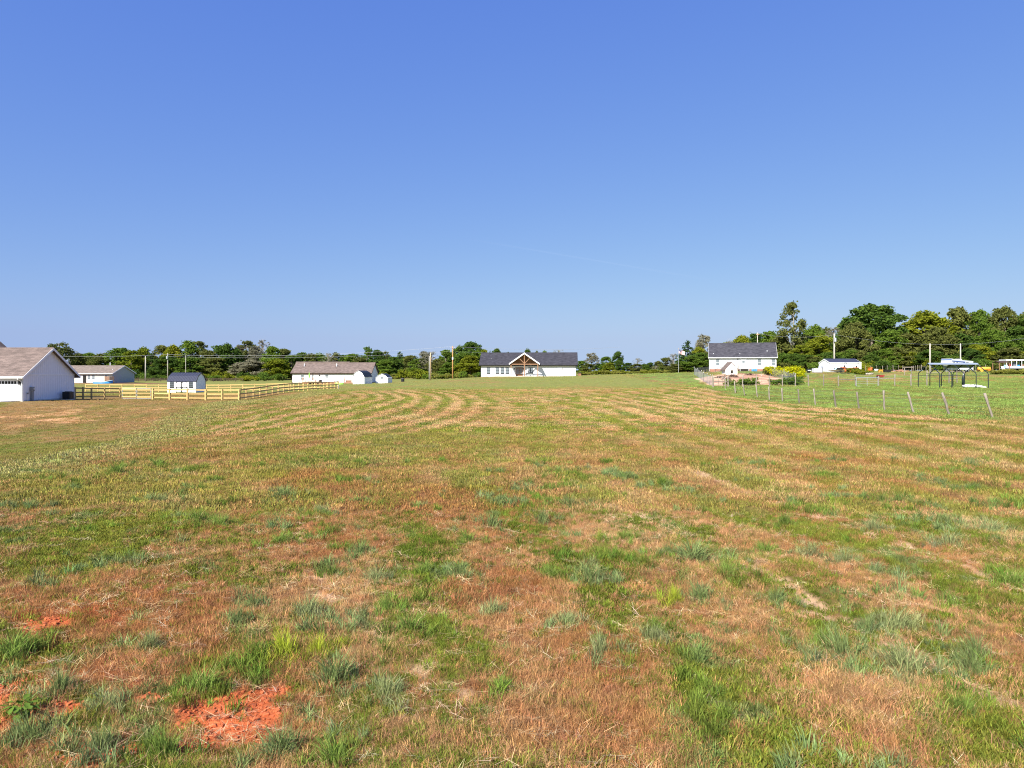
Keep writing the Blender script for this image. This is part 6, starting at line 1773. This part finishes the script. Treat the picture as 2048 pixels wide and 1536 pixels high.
t = thing('feed_bin', 'amber yellow feed bin with legs before the far corral', 'bin', (x, 140, gs(x, 140)))
MB().poly([(-.35, -.25, .25), (.35, -.25, .25), (.35, .25, .25), (-.35, .25, .25), (-.48, -.35, .58), (.48, -.35, .58), (.48, .35, .58), (-.48, .35, .58)], [(0, 3, 2, 1), (4, 5, 6, 7), (0, 1, 5, 4), (1, 2, 6, 5), (2, 3, 7, 6), (3, 0, 4, 7)]).build('hopper', M['yellowp'], t)
for a in (-.3, .3):
    for b in (-.2, .2):
        MB().box(a - .03, a + .03, b - .03, b + .03, -.05, .26).build('leg', M['yellowp'], t)
x = X(1774, 138)
t = thing('stock_trough', 'black rubber stock trough standing in the far pasture', 'trough', (x, 138, gs(x, 138)))
MB().poly([(-.5, -.3, -.03), (.5, -.3, -.03), (.5, .3, -.03), (-.5, .3, -.03), (-.62, -.4, .58), (.62, -.4, .58), (.62, .4, .58), (-.62, .4, .58)], [(0, 3, 2, 1), (0, 1, 5, 4), (1, 2, 6, 5), (2, 3, 7, 6), (3, 0, 4, 7)]).build('tub', M['rubber'], t)
MB().box(-.58, .58, -.36, .36, .44, .46).build('feed', M['gray_wood'], t)
x = X(1800, 146)
t = thing('brush_pile', 'pinkish brown pile of cut brush at the wood edge', 'brush pile', (x, 146, gs(x, 146)))
m = MB(); q = np.random.default_rng(5)
for j in range(150):
    a = q.uniform(0, 6.28); r_ = abs(q.normal(0, .8))
    p0 = np.array((r_ * math.cos(a) * 1.3, r_ * math.sin(a) * .6, q.uniform(0, .55) * max(.15, 1 - r_ / 1.8)))
    m.tube([p0, p0 + q.normal(0, .4, 3) * np.array((1, .7, .3)) + np.array((0, 0, .06))], [.035, .015], 4)
m.build('branch', M['deck_wood'], t, kind='stuff')

# blue barrels and pale clutter beside the deck of the slate-roofed house
for k, px in enumerate((1505, 1509, 1512.5)):
    x = X(px, 158)
    t = thing('blue_barrel', 'small blue barrel beside the slate-roofed house deck', 'barrel', (x, 158, gs(x, 158)), 0, 'blue barrels by the slate-roofed house')
    MB().tube([(0, 0, -.03), (0, 0, .05), (0, 0, .3), (0, 0, .55), (0, 0, .6)], [.17, .2, .22, .2, .16], 10).build('drum', M['bluep'], t, True)
    MB().disc((0, 0, .61), (0, 0, 1), .13, .04, 10).build('lid', M['plastic_white'], t)

# ------------------------------------------------------------------ foreground: tussocks, a leafy weed, clods of clay
TUS = {}
def tussock_mesh(i):
    if i not in TUS:
        TUS[i] = blades_mesh('blades', 230, .20, .30, .0085, .42, 700 + i, OWN[i % len(OWN)], hv=.5, kink=.55)
    return TUS[i]
def own_mat(name, c):
    m = bpy.data.materials.new(name)
    n, l, b = nodes_of(m)
    va = n.new('ShaderNodeAttribute'); va.attribute_name = 'var'
    mr = n.new('ShaderNodeMapRange'); mr.inputs[3].default_value = .55; mr.inputs[4].default_value = 1.5
    l.new(va.outputs['Fac'], mr.inputs[0])
    vm = n.new('ShaderNodeVectorMath'); vm.operation = 'SCALE'; vm.inputs[0].default_value = c; l.new(mr.outputs[0], vm.inputs['Scale'])
    n.remove(b); b = n.new('ShaderNodeBsdfDiffuse'); l.new(vm.outputs[0], b.inputs['Color'])
    tr = n.new('ShaderNodeBsdfTranslucent'); l.new(vm.outputs[0], tr.inputs[0])
    ms = n.new('ShaderNodeMixShader'); ms.inputs[0].default_value = .3
    l.new(b.outputs[0], ms.inputs[1]); l.new(tr.outputs[0], ms.inputs[2]); l.new(ms.outputs[0], n['Material Output'].inputs[0])
    return m
OWN = [own_mat('tussock_blue_green', (.19, .245, .085)), own_mat('tussock_green', (.185, .265, .055)), own_mat('tussock_grey_green', (.27, .305, .125)), own_mat('tussock_lime', (.36, .42, .04)), own_mat('dead_blade', (.46, .32, .17))]
dead = [blades_mesh('dead_blades', 46, .26, .30, .006, .85, 760 + i, OWN[4], hv=.5) for i in range(3)]
WORDS = ['blue-green grass tussock standing above the dry mown grass', 'fresh green grass tussock standing above the dry mown grass', 'grey-green grass tussock standing above the dry mown grass', 'lime green grass tussock standing above the dry mown grass']
for (px, py, wpx, c) in TUSSOCKS:
    x, y = pix_ground(px, py)
    s = wpx * y / F / .50 * random.uniform(.9, 1.15)
    i = c + 4 * 0
    d_clay = min((px - a) ** 2 + (py - b) ** 2 for a, b, _, _ in DIRT) ** .5
    d_trk = min(abs(x - np.interp(y, tk[0], tk[1])) for tk in TRACKS if y < tk[0][-1] + 2) if y < 20 else 9
    place = 'beside the red clay spots' if d_clay < 130 else 'along the bare mower track' if d_trk < .6 else 'out in the middle of the hayfield' if y > 13 else 'among the dry mown grass'
    lab = WORDS[c].replace('standing above the dry mown grass', place)
    t = thing('grass_tussock', lab, 'grass', (x, y, gs(x, y) - .01), random.uniform(0, 6.28), 'grass tussocks in the mown field')
    k = c if random.random() < .5 else c + 5
    if k not in TUS:
        TUS[k] = blades_mesh('blades', 230, .20, .30, .0085, .42, 700 + k, OWN[c], hv=.5, kink=.55)
    hs = min(1.15, .55 + s * .42) * random.uniform(.8, 1.1)
    share('blades', TUS[k], t, sc=(s * 1.15, s * .85, hs)); share('dead_blades', random.choice(dead), t, sc=(s * .9, s * .9, hs * .8))
lx, ly = pix_ground(46, 1444)
t = thing('broadleaf_weed', 'bright green broad-leaved weed beside the red clay', 'weed', (lx, ly, gs(lx, ly)))
q = np.random.default_rng(9)
leafm = own_mat('broad_leaf', (.22, .36, .06))
lm = MB(); lm.poly([(0, 0, 0), (.035, .05, .012), (.03, .095, .004), (0, .125, -.012), (-.03, .095, .004), (-.035, .05, .012), (0, .06, -.004)], [(0, 1, 6), (1, 2, 6), (2, 3, 6), (3, 4, 6), (4, 5, 6), (5, 0, 6)])
lme = lm.mesh('leaf', leafm, True)
for k in range(34):
    a = q.uniform(0, 6.28); r_ = abs(q.normal(0, .07)); 
    share('leaf', lme, t, (r_ * math.cos(a), r_ * math.sin(a), q.uniform(.05, .17)), (q.uniform(-.5, .3), q.uniform(-.3, .3), a - math.pi / 2), (.65, .65, .65))
m = MB()
for k in range(8):
    a = k * .8
    m.tube([(0, 0, -.02), (.05 * math.cos(a), .05 * math.sin(a), .12)], [.006, .003], 4)
m.build('stem', leafm, t)
# clods
cm = bpy.data.collections.new('clods')
for k in range(4):
    q = np.random.default_rng(60 + k)
    import bmesh
    bm = bmesh.new(); bmesh.ops.create_icosphere(bm, subdivisions=1, radius=.02)
    for v in bm.verts:
        v.co *= q.uniform(.7, 1.35); v.co.z *= .75
    me = bpy.data.meshes.new('clod'); bm.to_mesh(me); bm.free(); me.materials.append(M['red_dirt'])
    cm.objects.link(bpy.data.objects.new('clod_%d' % k, me))
x, y = scatter(4.3, 9.5, 900, .8)
f = field(x, y)
k = rng.random(len(x)) < f['dirt'] * .8
x, y = x[k], y[k]
co = instancer('clay_crumbs', np.stack([x, y, gsurf(x, y) + .004], -1), np.ones((len(x), 3)), rng.gamma(1.5, .33, len(x)).clip(.2, 1.7), rng.integers(0, 4, len(x)), cm)
co['kind'] = 'stuff'
tag(co, 'crumbled red clay on the bare spots', 'clay')

# ------------------------------------------------------------------ faint contrail high over the trees
a, b = np.array(at(925, 476, 11000)), np.array(at(1440, 563, 11000))
o = MB().tube([a + (b - a) * k / 12 for k in range(13)], [1, 5, 8, 10, 11, 12, 12, 12, 11, 10, 8, 5, 1], 8).build('contrail', None, None, True)
cmt = bpy.data.materials.new('thin_ice_cloud')
n, l, bsdf = nodes_of(cmt)
n.remove(bsdf)
df = n.new('ShaderNodeBsdfDiffuse'); df.inputs[0].default_value = (.9, .9, .9, 1)
tp_ = n.new('ShaderNodeBsdfTransparent'); ms = n.new('ShaderNodeMixShader'); ms.inputs[0].default_value = .007
l.new(tp_.outputs[0], ms.inputs[1]); l.new(df.outputs[0], ms.inputs[2]); l.new(ms.outputs[0], n['Material Output'].inputs[0])
o.data.materials.append(cmt)
tag(o, 'faint thin white contrail in the clear blue sky', 'contrail')
